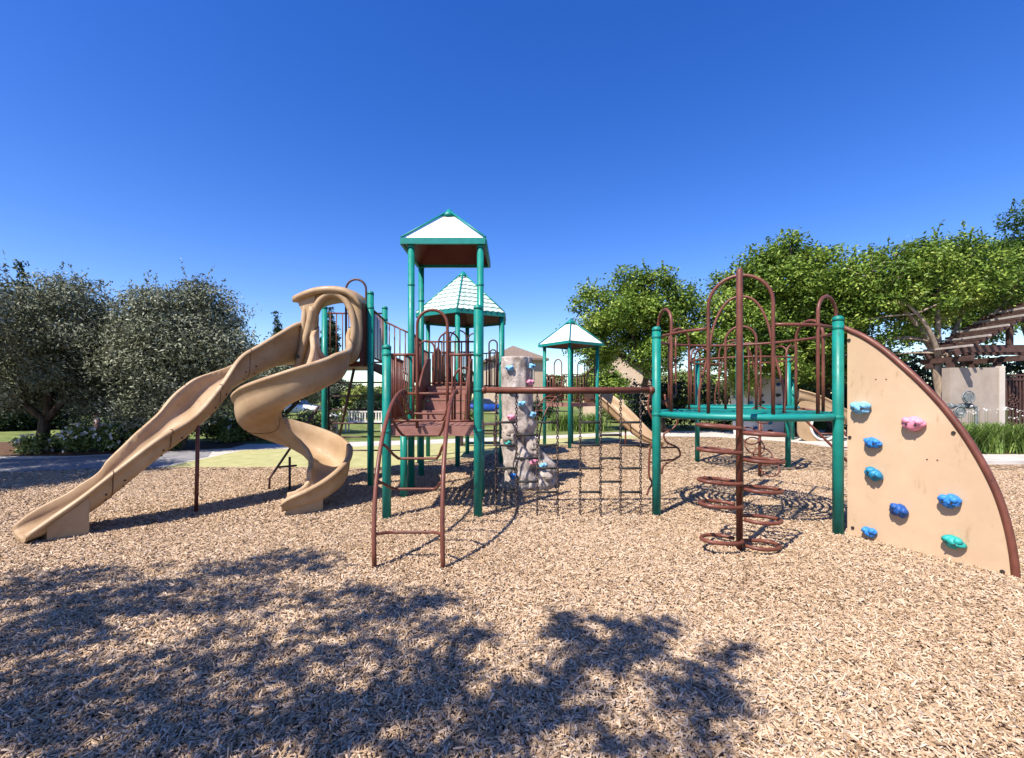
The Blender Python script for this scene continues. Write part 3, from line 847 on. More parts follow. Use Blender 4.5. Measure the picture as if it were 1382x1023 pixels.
# --- tree behind the camera whose crown shades the foreground chips
def shade_tree():
    rg = np.random.default_rng(77)
    cot = 1 / math.tan(SUN_EL)
    blobs = [(385, 756, 52, 9), (320, 774, 55, 9), (90, 779, 80, 5), (40, 800, 60, 12), (140, 806, 70, 10), (225, 795, 60, 9), (90, 832, 90, 16), (200, 826, 60, 10),
             (30, 870, 60, 30), (120, 862, 40, 10), (300, 822, 70, 8), (480, 800, 22, 5), (440, 812, 40, 6), (60, 950, 70, 36), (200, 935, 70, 22), (300, 905, 60, 14), (370, 880, 50, 10), (270, 965, 90, 25), (400, 915, 60, 16),
             (545, 822, 55, 14), (490, 838, 50, 10), (595, 812, 18, 6), (605, 850, 42, 10), (430, 858, 50, 8), (580, 893, 42, 15), (530, 872, 20, 6), (470, 945, 50, 14), (545, 935, 60, 14), (520, 962, 50, 10),
             (150, 1005, 120, 22), (380, 985, 70, 20), (330, 1015, 110, 14), (680, 985, 50, 22), (650, 1012, 80, 14), (740, 940, 40, 18), (715, 965, 36, 16), (800, 895, 46, 20), (840, 885, 30, 14), (770, 842, 20, 12), (765, 860, 14, 8),
             (835, 848, 18, 4), (885, 845, 16, 6), (880, 884, 20, 4), (985, 884, 20, 8), (950, 918, 18, 9), (915, 930, 12, 8), (940, 962, 26, 9), (970, 945, 20, 8), (560, 1010, 40, 10), (840, 1012, 30, 10),
             (350, 795, 40, 6), (430, 770, 24, 4), (160, 775, 40, 4), (520, 800, 40, 6), (640, 862, 18, 8), (610, 905, 30, 10), (690, 950, 24, 10), (760, 925, 30, 10), (860, 865, 18, 6), (815, 870, 30, 9), (610, 960, 30, 12),
             (120, 915, 60, 12), (300, 855, 40, 7), (250, 885, 40, 8), (455, 885, 30, 7), (430, 950, 40, 12), (585, 930, 24, 10), (20, 920, 40, 20), (90, 985, 70, 20), (240, 1000, 70, 16), (450, 1000, 50, 14), (780, 965, 24, 9)]
    L = []
    for (px, py, rx, ry) in blobs:
        gx, gy = G(px, py)
        h = 4.4 + rg.uniform(0, 1.5)
        off = h * cot
        Rx = rx * gy / F; Ry = ry * gy * gy / (F * EYE)
        L.append((gx + SUN_H.x * off, gy + SUN_H.y * off, h, 0.5, max(Rx * 1.25, 0.08), max(Ry * 1.15, 0.07), min(0.18, 0.35 * Rx + 0.04)))
    t = thing('shade_tree', 'tree behind the viewpoint whose crown shades the foreground chips', 'tree', (-6.6, -2.6, 0))
    mb = MB()
    base = np.array([-6.6, -2.6, 0.0]); fork = np.array([-6.3, -2.2, 3.0])
    mb.tube([base - np.array([0, 0, 0.05]), base + np.array([0.05, 0.05, 1.0]), fork], [0.24, 0.2, 0.16], 12)
    pool = [fork]
    for tgt in ((-5.6, -0.4, 5.0), (-3.4, -0.8, 5.2), (-1.8, -1.3, 5.4), (-5.0, 0.8, 5.2)):
        pool += list(limb(mb, rg, fork, tgt, 0.07, 0.015))
    pool = np.array(pool)
    for q in L:
        d = np.linalg.norm(pool - np.array(q[:3]), axis=1)
        limb(mb, rg, pool[int(np.argmin(d))], q[:3], 0.012, 0.005, 0.1, 4, 5)
    mb.build('trunk', 'bark_dark', t)
    V, T = [], []
    for q in L:                                        # leafy twigs thinning out towards the edge of each spray
        area = q[4] * q[5] * math.pi
        ns = int(max(18, area * 210))
        p0 = np.array(q[:3]) + rg.normal(0, 0.47, (ns, 3)) * np.array([q[4], q[5], q[6]])
        yaw = rg.uniform(0, 2 * np.pi, ns)
        tw = np.stack([np.cos(yaw), np.sin(yaw), rg.normal(0, 0.25, ns)], 1)
        m_ = 13
        sp = rg.uniform(0, 1, (ns, m_))
        c = (p0[:, None] + tw[:, None] * (sp * rg.uniform(0.10, 0.26, (ns, 1)))[..., None]).reshape(-1, 3) + rg.normal(0, 0.018, (ns * m_, 3))
        n = ns * m_
        ax = np.repeat(tw, m_, 0) * 0.6 + rg.normal(0, 0.7, (n, 3))
        Vq = leaf_quads(rg, c, unit(rg.normal(0, 0.45, (n, 3)) + np.array([0, 0, 0.8])), ax, rg.uniform(0.045, 0.085, n), rg.uniform(0.022, 0.04, n))
        V.append(Vq.reshape(-1, 3)); T.append(np.repeat(rg.uniform(0.2, 0.9, n), 4))
    raw_mesh('crown', 'bright_leaf', np.concatenate(V), None, np.concatenate(T), t)
shade_tree()

# ------------------------------------------------------------------ play equipment helpers
def post(par, x, y, h, r=0.06, mat='teal_paint', name='post', clamps=()):
    o = MB().lathe((x, y, -0.05), [(r, 0), (r, h * 0.5), (r, h + 0.05 - r * 1.1)], 20).build(name, mat, par)
    for zc in clamps:
        MB().lathe((x, y, zc - 0.022), [(r * 1.02, 0), (r * 1.10, 0.006), (r * 1.10, 0.038), (r * 1.02, 0.044)], 20).build('clamp', mat, o)
    MB().lathe((x, y, h - r * 1.1), [(r * 1.06, 0), (r * 1.06, r * 0.45), (r * 0.93, r * 0.8), (r * 0.6, r * 1.05), (r * 0.1, r * 1.15)], 20).build('cap', mat, o)
    return o
def railing(par, p0, p1, zb, zt, n, r=0.019, rb=0.013, mat='rust_paint', zb1=None, zt1=None):
    zb1 = zb if zb1 is None else zb1; zt1 = zt if zt1 is None else zt1
    mb = MB()
    mb.tube([(*p0, zt), (*p1, zt1)], r, 8)
    o = mb.build('railing', mat, par)
    MB().tube([(*p0, zb), (*p1, zb1)], r, 8).build('bottom_rail', mat, o)
    for k in range(n):
        t = (k + 0.5) / n
        x, y = lerp(p0[0], p1[0], t), lerp(p0[1], p1[1], t)
        MB().tube([(x, y, lerp(zb, zb1, t)), (x, y, lerp(zt, zt1, t))], rb, 6).build('bar', mat, o)
    return o
def hoop(par, p0, p1, z0, ztop, r=0.019, mat='rust_paint', z1=None, name='hoop_bar'):
    return MB().tube(hoop_pts(p0, p1, z0, z0 if z1 is None else z1, ztop), r, 10).build(name, mat, par)
def lattice_deck(par, x0, x1, y0, y1, z, mat='brown_coating', t=0.14, name='deck', pitch=0.10):
    """coated steel deck: solid rim, open grid that lets light through"""
    mb = MB()
    rim = 0.06
    mb.box(((x0 + x1) / 2, y0 + rim / 2, z - t / 2), (x1 - x0, rim, t)); mb.box(((x0 + x1) / 2, y1 - rim / 2, z - t / 2), (x1 - x0, rim, t))
    mb.box((x0 + rim / 2, (y0 + y1) / 2, z - t / 2), (rim, y1 - y0 - 2 * rim, t)); mb.box((x1 - rim / 2, (y0 + y1) / 2, z - t / 2), (rim, y1 - y0 - 2 * rim, t))
    n = int((x1 - x0 - 2 * rim) / pitch)
    for k in range(1, n):
        x = x0 + rim + k * (x1 - x0 - 2 * rim) / n
        mb.box((x, (y0 + y1) / 2, z - 0.02), (pitch * 0.55, y1 - y0 - 2 * rim, 0.03))
    m = int((y1 - y0 - 2 * rim) / pitch)
    for k in range(1, m):
        y = y0 + rim + k * (y1 - y0 - 2 * rim) / m
        mb.box(((x0 + x1) / 2, y, z - 0.024), (x1 - x0 - 2 * rim, pitch * 0.4, 0.03))
    return mb.build(name, mat, par)
HB = {}
def climbing_hold(par, c, right, up, nrm, size, mat, seed, rot=0.0):
    """bolted-on hand hold: two knuckles over an undercut lip, proud of the wall"""
    R, U, N = Vector(right).normalized(), Vector(up).normalized(), Vector(nrm).normalized()
    ca, sa = math.cos(rot), math.sin(rot)
    R, U = R * ca + U * sa, U * ca - R * sa
    c = Vector(c); s = size
    mb = MB()
    rg = random.Random(seed)
    mb.blob(c + N * 0.20 * s + U * (-0.02 * s), (0.50 * s, 0.34 * s, 0.36 * s), seed + 2, 0.16, 18, 12, (R, N, U))
    mb.blob(c + N * 0.34 * s + R * (-0.24 * s) + U * (0.12 * s), (0.25 * s, 0.24 * s, 0.20 * s), seed, 0.12, 14, 9, (R, N, U))
    mb.blob(c + N * 0.34 * s + R * (0.25 * s) + U * (0.10 * s), (0.23 * s, 0.24 * s, 0.19 * s), seed + 1, 0.12, 14, 9, (R, N, U))
    for d in (-0.2, 0.2):
        p = c + N * (0.53 * s) + R * (d * s) - U * 0.08 * s
        mb.tube([p - N * 0.10 * s, p + N * 0.035 * s], 0.055 * s, 8, mi=1)
    return mb.build('climbing_hold', [mat, 'bolt_dark'], par)

# ------------------------------------------------------------------ the large play structure
play = thing('play_structure', 'large teal and rust play structure with two tan slides, roofed towers and curved climbing panel', 'playground', (-0.6, 7.6, 0))

# --- posts and roofed square tower
F1 = (-1.735, 6.36); F2 = (-0.475, 6.42)
T1 = (-1.83, 8.34); T2 = (-0.575, 8.34); T3 = (-1.92, 9.72); T4 = (-0.66, 9.72)
post(play, *F1, 2.42, clamps=(1.22, 2.28)); post(play, *F2, 2.98, clamps=(1.22, 1.79, 2.28))
post(play, -1.81, 7.69, 1.24); post(play, -0.52, 7.69, 1.24)
for p in (T1, T2, T3, T4): post(play, *p, 4.46, clamps=(1.84, 3.72))
def pyramid_roof(par, cx, cy, half, z0, z1, fascia, rot=0.0, n=4, mat='roof_cream', trim='teal_coating', under='brown_panel', shingles=False, rtop=0.0):
    cs = []
    for k in range(n):
        a = rot + 2 * math.pi * (k + 0.5) / n
        cs.append((cx + math.cos(a) * half, cy + math.sin(a) * half))
    mb = MB()
    top = [(x, y, z0) for x, y in cs]; apex = (cx, cy, z1)
    V = top + [apex] + [(x, y, z0 - 0.03) for x, y in cs] + [(cx, cy, z1 - 0.05)]
    Fc = []
    for k in range(n):
        l = (k + 1) % n
        Fc += [(k, l, n), (n + 1 + l, n + 1 + k, 2 * n + 1), (k, n + 1 + k, n + 1 + l, l)]
    mb.add(V, Fc)
    if shingles:                                              # overlapping scalloped tile courses
        for k in range(n):
            a, b, ap = Vector(top[k]), Vector(top[(k + 1) % n]), Vector(apex)
            nr = (b - a).cross(ap - a).normalized()
            rows = 9
            for r_ in range(rows):
                s0 = r_ / rows; s1 = min(1, (r_ + 1.25) / rows)
                l0, r0 = a.lerp(ap, s0), b.lerp(ap, s0)
                l1, r1 = a.lerp(ap, s1), b.lerp(ap, s1)
                cnt = max(2, round((r0 - l0).length / 0.16))
                for c_ in range(cnt):
                    u0, u1 = c_ / cnt, (c_ + 0.94) / cnt
                    um = (u0 + u1) / 2
                    dn = (l0 - l1).normalized() * 0.035
                    q = [l1.lerp(r1, u0) + nr * 0.006, l1.lerp(r1, u1) + nr * 0.006, l0.lerp(r0, u1) + nr * 0.032, l0.lerp(r0, um) + nr * 0.034 + dn, l0.lerp(r0, u0) + nr * 0.032]
                    q2 = [p - nr * 0.012 for p in q]
                    mb.add(q + q2, [(0, 4, 3, 2, 1), (2, 3, 8, 7), (3, 4, 9, 8), (1, 2, 7, 6), (4, 0, 5, 9)])
    o = mb.build('roof', mat, par)
    fb = MB()
    for k in range(n):
        l = (k + 1) % n
        fb.beam((*cs[k], z0 - fascia / 2 + 0.02), (*cs[l], z0 - fascia / 2 + 0.02), 0.05, fascia)
    fb.build('fascia', trim, o)
    rb = MB()
    for k in range(n):
        d = Vector((cs[k][0] - cx, cs[k][1] - cy, 0)).normalized()
        rb.tube([Vector(top[k]) + Vector((0, 0, 0.035)), Vector(apex) + Vector((0, 0, 0.045))], 0.02, 8)
    rb.lathe((cx, cy, z1 - 0.10), [(0.17, 0.0), (0.10, 0.09), (0.03, 0.17)], n if n > 4 else 8)
    rb.build('ridge_trim', trim, o)
    ub = MB()
    V = [(x * 0.985 + cx * 0.015, y * 0.985 + cy * 0.015, z0 - 0.036) for x, y in cs] + [(cx, cy, z1 - 0.08)]
    ub.add(V, [((k + 1) % n, k, n) for k in range(n)])
    V2 = [(p[0], p[1], p[2] - 0.012) for p in V]
    ub.add(V2, [((k + 1) % n, k, n) for k in range(n)])
    ub.build('roof_lining', under, o)
    return o
pyramid_roof(play, -1.235, 9.02, 0.755 * math.sqrt(2), 4.53, 5.30, 0.11)
# --- decks and the stairs
lattice_deck(play, -1.80, -0.47, 6.40, 7.74, 1.29)
def solid_step(x0, x1, y0, y1, z0, z1):
    mb = MB()
    mb.box(((x0 + x1) / 2, (y0 + y1) / 2, z1 - 0.02), (x1 - x0, y1 - y0, 0.04))
    mb.box(((x0 + x1) / 2, y0 + 0.022, (z0 + z1 - 0.05) / 2), (x1 - x0 - 0.02, 0.03, z1 - z0 - 0.05))
    mb.build('stair_step', 'brown_coating', play)
solid_step(-1.55, -0.80, 7.76, 8.12, 1.16, 1.46)
solid_step(-1.55, -0.80, 8.09, 8.46, 1.44, 1.67)
solid_step(-1.55, -0.80, 8.43, 8.80, 1.65, 1.88)
lattice_deck(play, -1.86, -0.6, 8.78, 9.78, 1.90)
def stair_panel(x, y0, y1, zb0, zb1, h):
    pts = []
    for k in range(11):
        t = k / 10
        y = lerp(y0, y1, t)
        pts.append((x, y, lerp(zb0, zb1, t) + h * (0.45 + 0.55 * math.sin(math.pi * min(1, 0.15 + t * 0.6)))))
    poly = pts + [(x, y1, zb1), (x, y0, zb0)]
    MB().prism(poly, (0.03, 0, 0)).build('stair_side_panel', 'brown_panel', play)
stair_panel(-1.60, 7.70, 8.9, 1.22, 1.80, 0.75)
stair_panel(-0.79, 7.70, 8.9, 1.22, 1.80, 0.75)
# --- railings, entry arch
railing(play, (F1[0] + 0.06, 6.38), (-1.31, 6.38), 1.36, 2.28, 3)
railing(play, (-0.89, 6.38), (F2[0] - 0.06, 6.40), 1.36, 2.28, 3)
hoop(play, (-1.315, 6.37), (-0.895, 6.37), 1.26, 2.90, 0.021)
hoop(play, (-0.80, 6.42), (-0.53, 6.46), 1.36, 2.10, 0.016)
railing(play, (F1[0], 6.42), (-1.81, 7.64), 1.36, 2.28, 10, rb=0.015)
railing(play, (F2[0], 6.48), (-0.52, 7.64), 1.36, 2.28, 10, rb=0.015)
railing(play, (-1.83, 8.42), (-1.90, 9.66), 1.98, 2.86, 10, rb=0.015)
railing(play, (-0.59, 8.42), (-0.65, 9.66), 1.98, 2.86, 10, rb=0.015)
railing(play, (-1.84, 9.74), (-0.72, 9.74), 1.98, 2.86, 8, rb=0.015)
hoop(play, (-1.55, 9.70), (-1.12, 9.70), 1.9, 3.05, 0.018)
hoop(play, (-1.72, 8.42), (-1.42, 8.42), 1.90, 2.72, 0.016)
railing(play, (-1.83, 7.75), (-1.84, 8.28), 1.40, 2.40, 3)

# --- arched ladder up to the front deck
def arch_ladder():
    def rail(u, t):
        a = t * math.pi / 2
        y = 4.50 + 1.86 * (1 - math.cos(a)); z = 1.78 * math.sin(a) ** 0.96
        xl = lerp(-1.345, -1.49, t); xr = lerp(-0.675, -0.775, t)
        return Vector((lerp(xl, xr, u), y, z))
    def inward(t):
        a = t * math.pi / 2
        return Vector((0, math.cos(a) * 1.0, -math.sin(a) * 1.0))
    mb = MB()
    for u in (0, 1):
        pts = [Vector((rail(u, 0).x, 4.50, -0.06))] + [rail(u, k / 18) for k in range(1, 19)] + [rail(u, 1) + Vector((0.01, 0.06, -0.03))]
        mb.tube(pts, 0.024, 10)
    o = mb.build('arch_ladder', 'rust_paint', play)
    MB().tube([(-1.49, 6.38, 1.74), (-0.775, 6.38, 1.74)], 0.018, 8).build('top_bar', 'rust_paint', o)
    for t in (0.115, 0.30, 0.46, 0.62, 0.78, 0.92):
        a, b = rail(0, t), rail(1, t)
        d = inward(t); q = 0.30 if t > 0.15 else 0.16
        pts = []
        for k in range(17):
            s = k / 16
            w = 1 - abs(2 * s - 1)
            e = min(1, w / 0.38); e = e * e * (3 - 2 * e)
            pts.append(a.lerp(b, s) + d * q * e)
        MB().tube(pts, 0.016, 8).build('rung', 'rust_paint', o)
arch_ladder()

# --- slide tower deck (triangle), posts, railings, rung climber
S1 = (-2.66, 8.64); S2 = (-2.76, 9.97); S3 = (-4.06, 9.95)
post(play, *S1, 3.68, clamps=(2.31, 3.36)); post(play, *S2, 3.66, clamps=(2.31, 3.36)); post(play, *S3, 3.66, clamps=(2.31,))
def slide_deck():
    mb = MB()
    poly = [(-2.70, 8.62), (-2.74, 9.97), (-4.06, 9.97), (-3.95, 8.62)]
    mb.prism([(x, y, 2.26) for x, y in poly], (0, 0, 0.10))
    mb.build('slide_deck', 'brown_panel', play)
slide_deck()
railing(play, (S2[0] - 0.06, 9.97), (S3[0] + 0.06, 9.95), 2.44, 3.50, 9)
railing(play, (S1[0], 8.72), (S2[0], 9.90), 2.44, 3.36, 8)
railing(play, (S2[0] + 0.05, 9.93), (T3[0] - 0.06, 9.76), 2.40, 3.30, 6, zb1=2.05, zt1=2.95)
hoop(play, (PX(467, 8.9), 8.9), (PX(494, 8.9), 8.9), 2.36, PH(377, 8.9), 0.022, 'iron_brown')
def bridge_deck():
    MB().prism([(-2.72, 9.0, 2.20), (-2.72, 9.9, 2.20), (-1.90, 9.7, 1.80), (-1.90, 9.0, 1.80)], (0, 0, 0.06)).build('ramp_deck', 'brown_panel', play)
bridge_deck()
def rung_climber():
    x0, x1, y = -4.0, -2.80, 10.03
    mb = MB()
    mb.tube([(x0, y, -0.05), (x0, y, 2.34)], 0.02, 8); mb.tube([(x1, y, -0.05), (x1, y, 2.34)], 0.02, 8)
    o = mb.build('rung_climber', 'iron_brown', play)
    for k in range(7):
        z = 0.52 + 0.297 * k
        MB().tube([(x0, y, z), (x1, y, z)], 0.016, 8).build('rung', 'iron_brown', o)
    MB().tube([(PX(478, 9.4), 9.4, 2.28), (PX(455, 10.4), 10.4, 0.55)], 0.03, 8).build('brace', 'iron_brown', o)
    for k in range(7):
        MB().tube([(x1 + 0.04, y, 0.52 + 0.297 * k), (PX(548, 10.03), y, 0.52 + 0.297 * k)], 0.014, 8).build('side_rung', 'iron_brown', o)
rung_climber()

# --- slides
def chute_loop(c, lat, hw, floor, zl, zr, tk=0.035, m=16):
    """closed cross-section of a moulded chute; lat = unit vector to the left"""
    c = Vector((c[0], c[1], 0)); lat = Vector(lat)
    def U(hw_, fl, zl_, zr_):
        P = []
        for k in range(m + 1):
            th = math.pi * k / m
            cs, sn = math.cos(th), math.sin(th)
            x = hw_ * math.copysign(abs(cs) ** 0.62, cs)
            rim = zl_ if cs > 0 else zr_
            P.append(c + lat * x + Vector((0, 0, rim - (rim - fl) * sn ** 0.62)))
        return P
    inner = U(hw, floor, zl, zr)
    outer = U(hw + tk, floor - tk, zl - 0.06, zr - 0.06)
    lipL = [c + lat * (hw + 0.075) + Vector((0, 0, zl - 0.05)), c + lat * (hw + 0.078) + Vector((0, 0, zl - 0.012)), c + lat * (hw + 0.05) + Vector((0, 0, zl + 0.012)), c + lat * (hw + 0.012) + Vector((0, 0, zl + 0.012))]
    lipR = [c - lat * (hw + 0.012) + Vector((0, 0, zr + 0.012)), c - lat * (hw + 0.05) + Vector((0, 0, zr + 0.012)), c - lat * (hw + 0.078) + Vector((0, 0, zr - 0.012)), c - lat * (hw + 0.075) + Vector((0, 0, zr - 0.05))]
    return lipL + inner + lipR + list(reversed(outer))
def grow(loop, d):
    c = sum(loop, Vector()) / len(loop)
    return [c + (p - c) * (1 + d / max(0.05, (p - c).length)) for p in loop]

def joint_bolts(o, L, i, near):
    for di in (-1, 2):
        lp = L[i + di]
        n = len(lp)
        c = sum(lp, Vector()) / n
        for k in ((n - 3, n - 5) if near else (n - 4, n - 7)):
            p = lp[k]; d = (p - c).normalized()
            MB().tube([p - d * 0.01, p + d * 0.009], 0.013, 8).build('bolt', 'bolt_dark', o)
def wave_slide():
    keys = [(-5.50, 5.18, 0.13, 0.07, 0.14), (-5.35, 5.40, 0.325, 0.12, 0.36), (-5.19, 5.57, 0.51, 0.24, 0.55), (-4.97, 5.80, 0.80, 0.48, 0.80), (-4.75, 6.15, 1.14, 0.82, 1.12),
            (-4.57, 6.58, 1.42, 1.15, 1.47), (-4.46, 7.0, 1.86, 1.46, 1.86), (-4.36, 7.34, 2.32, 1.83, 2.08), (-4.20, 7.64, 2.56, 2.05, 2.27), (-4.03, 7.95, 2.80, 2.22, 2.42), (-3.90, 8.30, 3.02, 2.31, 2.52), (-3.84, 8.66, 3.10, 2.33, 2.56)]
    st = catmull(keys, 66)
    L = []
    for i, s in enumerate(st):
        a = st[max(i - 1, 0)]; b = st[min(i + 1, len(st) - 1)]
        d = Vector((b[0] - a[0], b[1] - a[1], 0)).normalized()       # travelling up the slide
        right = Vector((d.y, -d.x, 0))                                # near rim is to the right going up
        hw = lerp(0.255, 0.31, min(1, i / 24))
        c = Vector((s[0], s[1], 0)) - right * (hw + 0.02)
        L.append(chute_loop(c, right, hw, s[3], s[2], s[4]))
    mb = MB(); mb.loops(L)
    o = mb.build('wave_slide', 'tan_plastic', play, 'tan double curved slide running down to the left')
    rows = []
    for i in range(4, 14):
        s = st[i]; a = st[i - 1]; b = st[i + 1]
        d = Vector((b[0] - a[0], b[1] - a[1], 0)).normalized(); right = Vector((d.y, -d.x, 0))
        hw = lerp(0.255, 0.31, min(1, i / 24))
        c = Vector((s[0], s[1], 0)) - right * (hw + 0.02)
        w = hw + 0.040; zt = min(s[2], s[4]) - 0.075; zt = max(zt, 0.03)
        rows.append([c + right * w + Vector((0, 0, -0.05)), c + right * w + Vector((0, 0, zt)), c + right * (w - 0.03) + Vector((0, 0, zt)), c + right * 0.2 + Vector((0, 0, s[3] - 0.02)), c - right * 0.2 + Vector((0, 0, s[3] - 0.02)), c - right * (w - 0.03) + Vector((0, 0, zt)), c - right * w + Vector((0, 0, zt)), c - right * w + Vector((0, 0, -0.05))])
    MB().loops(rows, smooth=False).build('exit_base', 'tan_plastic', o)
    for i in (17, 26, 36, 45):
        joint_bolts(o, L, i, True)
        MB().loops([grow(L[i], 0.006), grow([L[i][k].lerp(L[i + 1][k], 0.16) for k in range(len(L[i]))], 0.006)], caps=False).build('joint_seam', 'seam_dark', o)
    MB().tube([(PX(264.5, 6.67), 6.67, -0.05), (PX(266, 6.67), 6.67, 0.6), (PX(267, 6.67), 6.67, 1.28)], 0.026, 10).build('support_leg', 'rust_paint', o)
wave_slide()

def spiral_slide():
    cx, cy, Ro, Ri = -3.40, 7.2, 0.805, 0.25
    rho, hw = (Ro + Ri) / 2, (Ro - Ri) / 2 - 0.02
    tab_f = [(0, 1.98), (90, 1.53), (180, 1.13), (270, 0.72), (360, 0.30), (400, 0.16), (440, 0.09)]
    tab_o = [(0, 2.44), (90, 1.965), (180, 1.57), (270, 1.16), (360, 0.73), (400, 0.46), (440, 0.22)]
    keys = [(-3.34, 8.62, 2.33, 3.0, 3.0), (-3.26, 8.25, 2.32, 2.78, 2.80), (-3.06, 7.80, 2.22, 2.62, 2.50)]
    for ph in (0, 30, 60, 90, 120, 150, 180, 210, 240, 270, 300, 330, 360, 380, 400, 420, 440):
        a = math.radians(ph)
        fl = interp(tab_f, ph)
        keys.append((cx + rho * math.cos(a), cy - rho * math.sin(a), fl, interp(tab_o, ph), fl + (0.24 if ph < 380 else 0.14)))
    st = catmull(keys, 120)
    L = []
    for i, s in enumerate(st):
        a = st[max(i - 1, 0)]; b = st[min(i + 1, len(st) - 1)]
        d = Vector((b[0] - a[0], b[1] - a[1], 0)).normalized()
        left = Vector((-d.y, d.x, 0))
        L.append(chute_loop((s[0], s[1]), left, hw, s[2], s[3], s[4]))
    mb = MB(); mb.loops(L)
    o = mb.build('spiral_slide', 'tan_plastic', play, 'tan corkscrew slide curling down in front of the deck')
    for i in (55, 88):
        joint_bolts(o, L, i, False)
        MB().loops([grow(L[i], 0.006), grow([L[i][k].lerp(L[i + 1][k], 0.25) for k in range(len(L[i]))], 0.010)], caps=False).build('joint_seam', 'seam_dark', o)
    rows = []
    for i in range(106, 119):
        s = st[i]; a = st[i - 1]; b = st[i + 1]
        d = Vector((b[0] - a[0], b[1] - a[1], 0)).normalized(); left = Vector((-d.y, d.x, 0))
        c = Vector((s[0], s[1], 0))
        w = hw * 0.92
        rows.append([c + left * w + Vector((0, 0, -0.05)), c + left * w + Vector((0, 0, s[2] + 0.03)), c + left * w * 0.5 + Vector((0, 0, s[2] - 0.02)), c - left * w * 0.5 + Vector((0, 0, s[2] - 0.02)), c - left * w + Vector((0, 0, s[2] + 0.03)), c - left * w + Vector((0, 0, -0.05))])
    MB().loops(rows, smooth=False).build('exit_base', 'tan_plastic', o)
    # leg frame behind the chute
    mb = MB()
    mb.tube([(PX(363, 8.3), 8.3, -0.05), (PX(364, 8.3), 8.3, 0.22), (PX(430, 8.3), 8.3, 1.52)], 0.022, 8)
    mb.tube([(PX(391, 8.2), 8.2, -0.05), (PX(391, 8.2), 8.2, 0.62)], 0.022, 8)
    mb.tube([(PX(374, 8.3), 8.3, 0.42), (PX(400, 8.25), 8.25, 0.46)], 0.018, 8)
    mb.build('support_leg', 'iron_brown', o)
spiral_slide()

def slide_hood():
    yf = 8.38
    oc = (-3.27, 2.94); orx, orz = 0.37, 0.60
    n = 48
    def oval(s=1.0, y=yf, dx=0.0):
        return [Vector((oc[0] + dx + orx * s * math.cos(2 * math.pi * k / n), y, oc[1] + orz * s * math.sin(2 * math.pi * k / n))) for k in range(n)]
    def outer(y):
        P = []
        for k in range(n):
            a = 2 * math.pi * k / n
            c, s = math.cos(a), math.sin(a)
            hx = 0.50 if c > 0 else 0.44
            hz = 0.74 if s > 0 else 0.66
            P.append(Vector((oc[0] + 0.02 + hx * math.copysign(abs(c) ** 0.55, c) - 0.10 * max(0, -s) * (1 if c < 0 else 0.15), y, oc[1] + hz * math.copysign(abs(s) ** 0.55, s))))
        return P
    mb = MB()
    o0, o1 = outer(yf + 0.02), outer(yf + 0.16)
    i0, i1 = oval(1.0, yf), oval(0.97, yf + 0.16)
    mb.loops([i1, i0, o0, o1], closed_ring=True, caps=False)
    o = mb.build('slide_hood', 'tan_plastic', play, 'tan moulded hood with an oval opening above the slides')
    MB().tube(oval(1.05, yf - 0.005), 0.06, 10, closed=True).build('opening_rim', 'tan_plastic', o)
    # canopy: thick curved cap, higher along the middle, reaching left over the wave slide
    rows = []
    for k in range(17):
        t = k / 16
        x = lerp(-3.98, -2.76, t)
        zt = 3.42 + 0.28 * math.sin(math.pi * (0.10 + 0.74 * t)) ** 0.8 if t < 1 else 3.5
        if t > 0.8: zt -= 0.10 * (t - 0.8) / 0.2
        yn = yf - 0.05 - 0.03 * math.sin(math.pi * t)
        rows.append([Vector((x, yn, zt - 0.12)), Vector((x, yn - 0.02, zt - 0.03)), Vector((x, yn + 0.06, zt + 0.015)), Vector((x, yf + 0.45, zt + 0.06)), Vector((x, yf + 0.85, zt - 0.03)), Vector((x, yf + 0.86, zt - 0.12)), Vector((x, yf + 0.45, zt - 0.05))])
    MB().loops(rows).build('canopy', 'tan_plastic', o)
    # right cheek
    poly = [(-2.80, yf + 0.05, 2.27), (-2.78, yf + 0.05, 3.42), (-2.73, yf + 0.60, 3.46), (-2.73, yf + 0.62, 2.27)]
    MB().prism(poly, (0.035, 0, 0)).build('side_wall', 'brown_panel', o)
    q = [(400, 404), (425, 396), (424, 440), (414, 500), (402, 512), (399, 470), (404, 440), (409, 424)]
    MB().prism([(PX(x, yf), yf + 0.0, PH(y, yf)) for x, y in q], (0, 0.12, 0)).build('left_cheek', 'tan_plastic', o)
    # rim of the left opening
    pts = [(-3.86, yf + 0.02, 2.1), (-3.84, yf + 0.02, 2.6), (-3.80, yf + 0.02, 3.1), (-3.80, yf + 0.10, 3.42), (-3.86, yf + 0.45, 3.55), (-3.92, yf + 0.80, 3.40), (-3.95, yf + 0.84, 2.9), (-3.95, yf + 0.84, 2.4)]
    MB().tube(catmull(pts, 40), 0.055, 10).build('side_rim', 'tan_plastic', o)
    pts = [(PX(423, yf), yf - 0.03, PH(415, yf)), (PX(417, yf), yf - 0.04, PH(445, yf)), (PX(409, yf), yf - 0.05, PH(475, yf)), (PX(400, yf), yf - 0.05, PH(508, yf))]
    MB().tube(catmull(pts, 14), 0.062, 10).build('divider_rim', 'tan_plastic', o)
    MB().tube([(PX(406, yf), yf - 0.12, PH(482, yf)), (PX(406, yf), yf - 0.06, PH(482, yf))], 0.035, 10).build('bolt', 'bolt_dark', o)
slide_hood()

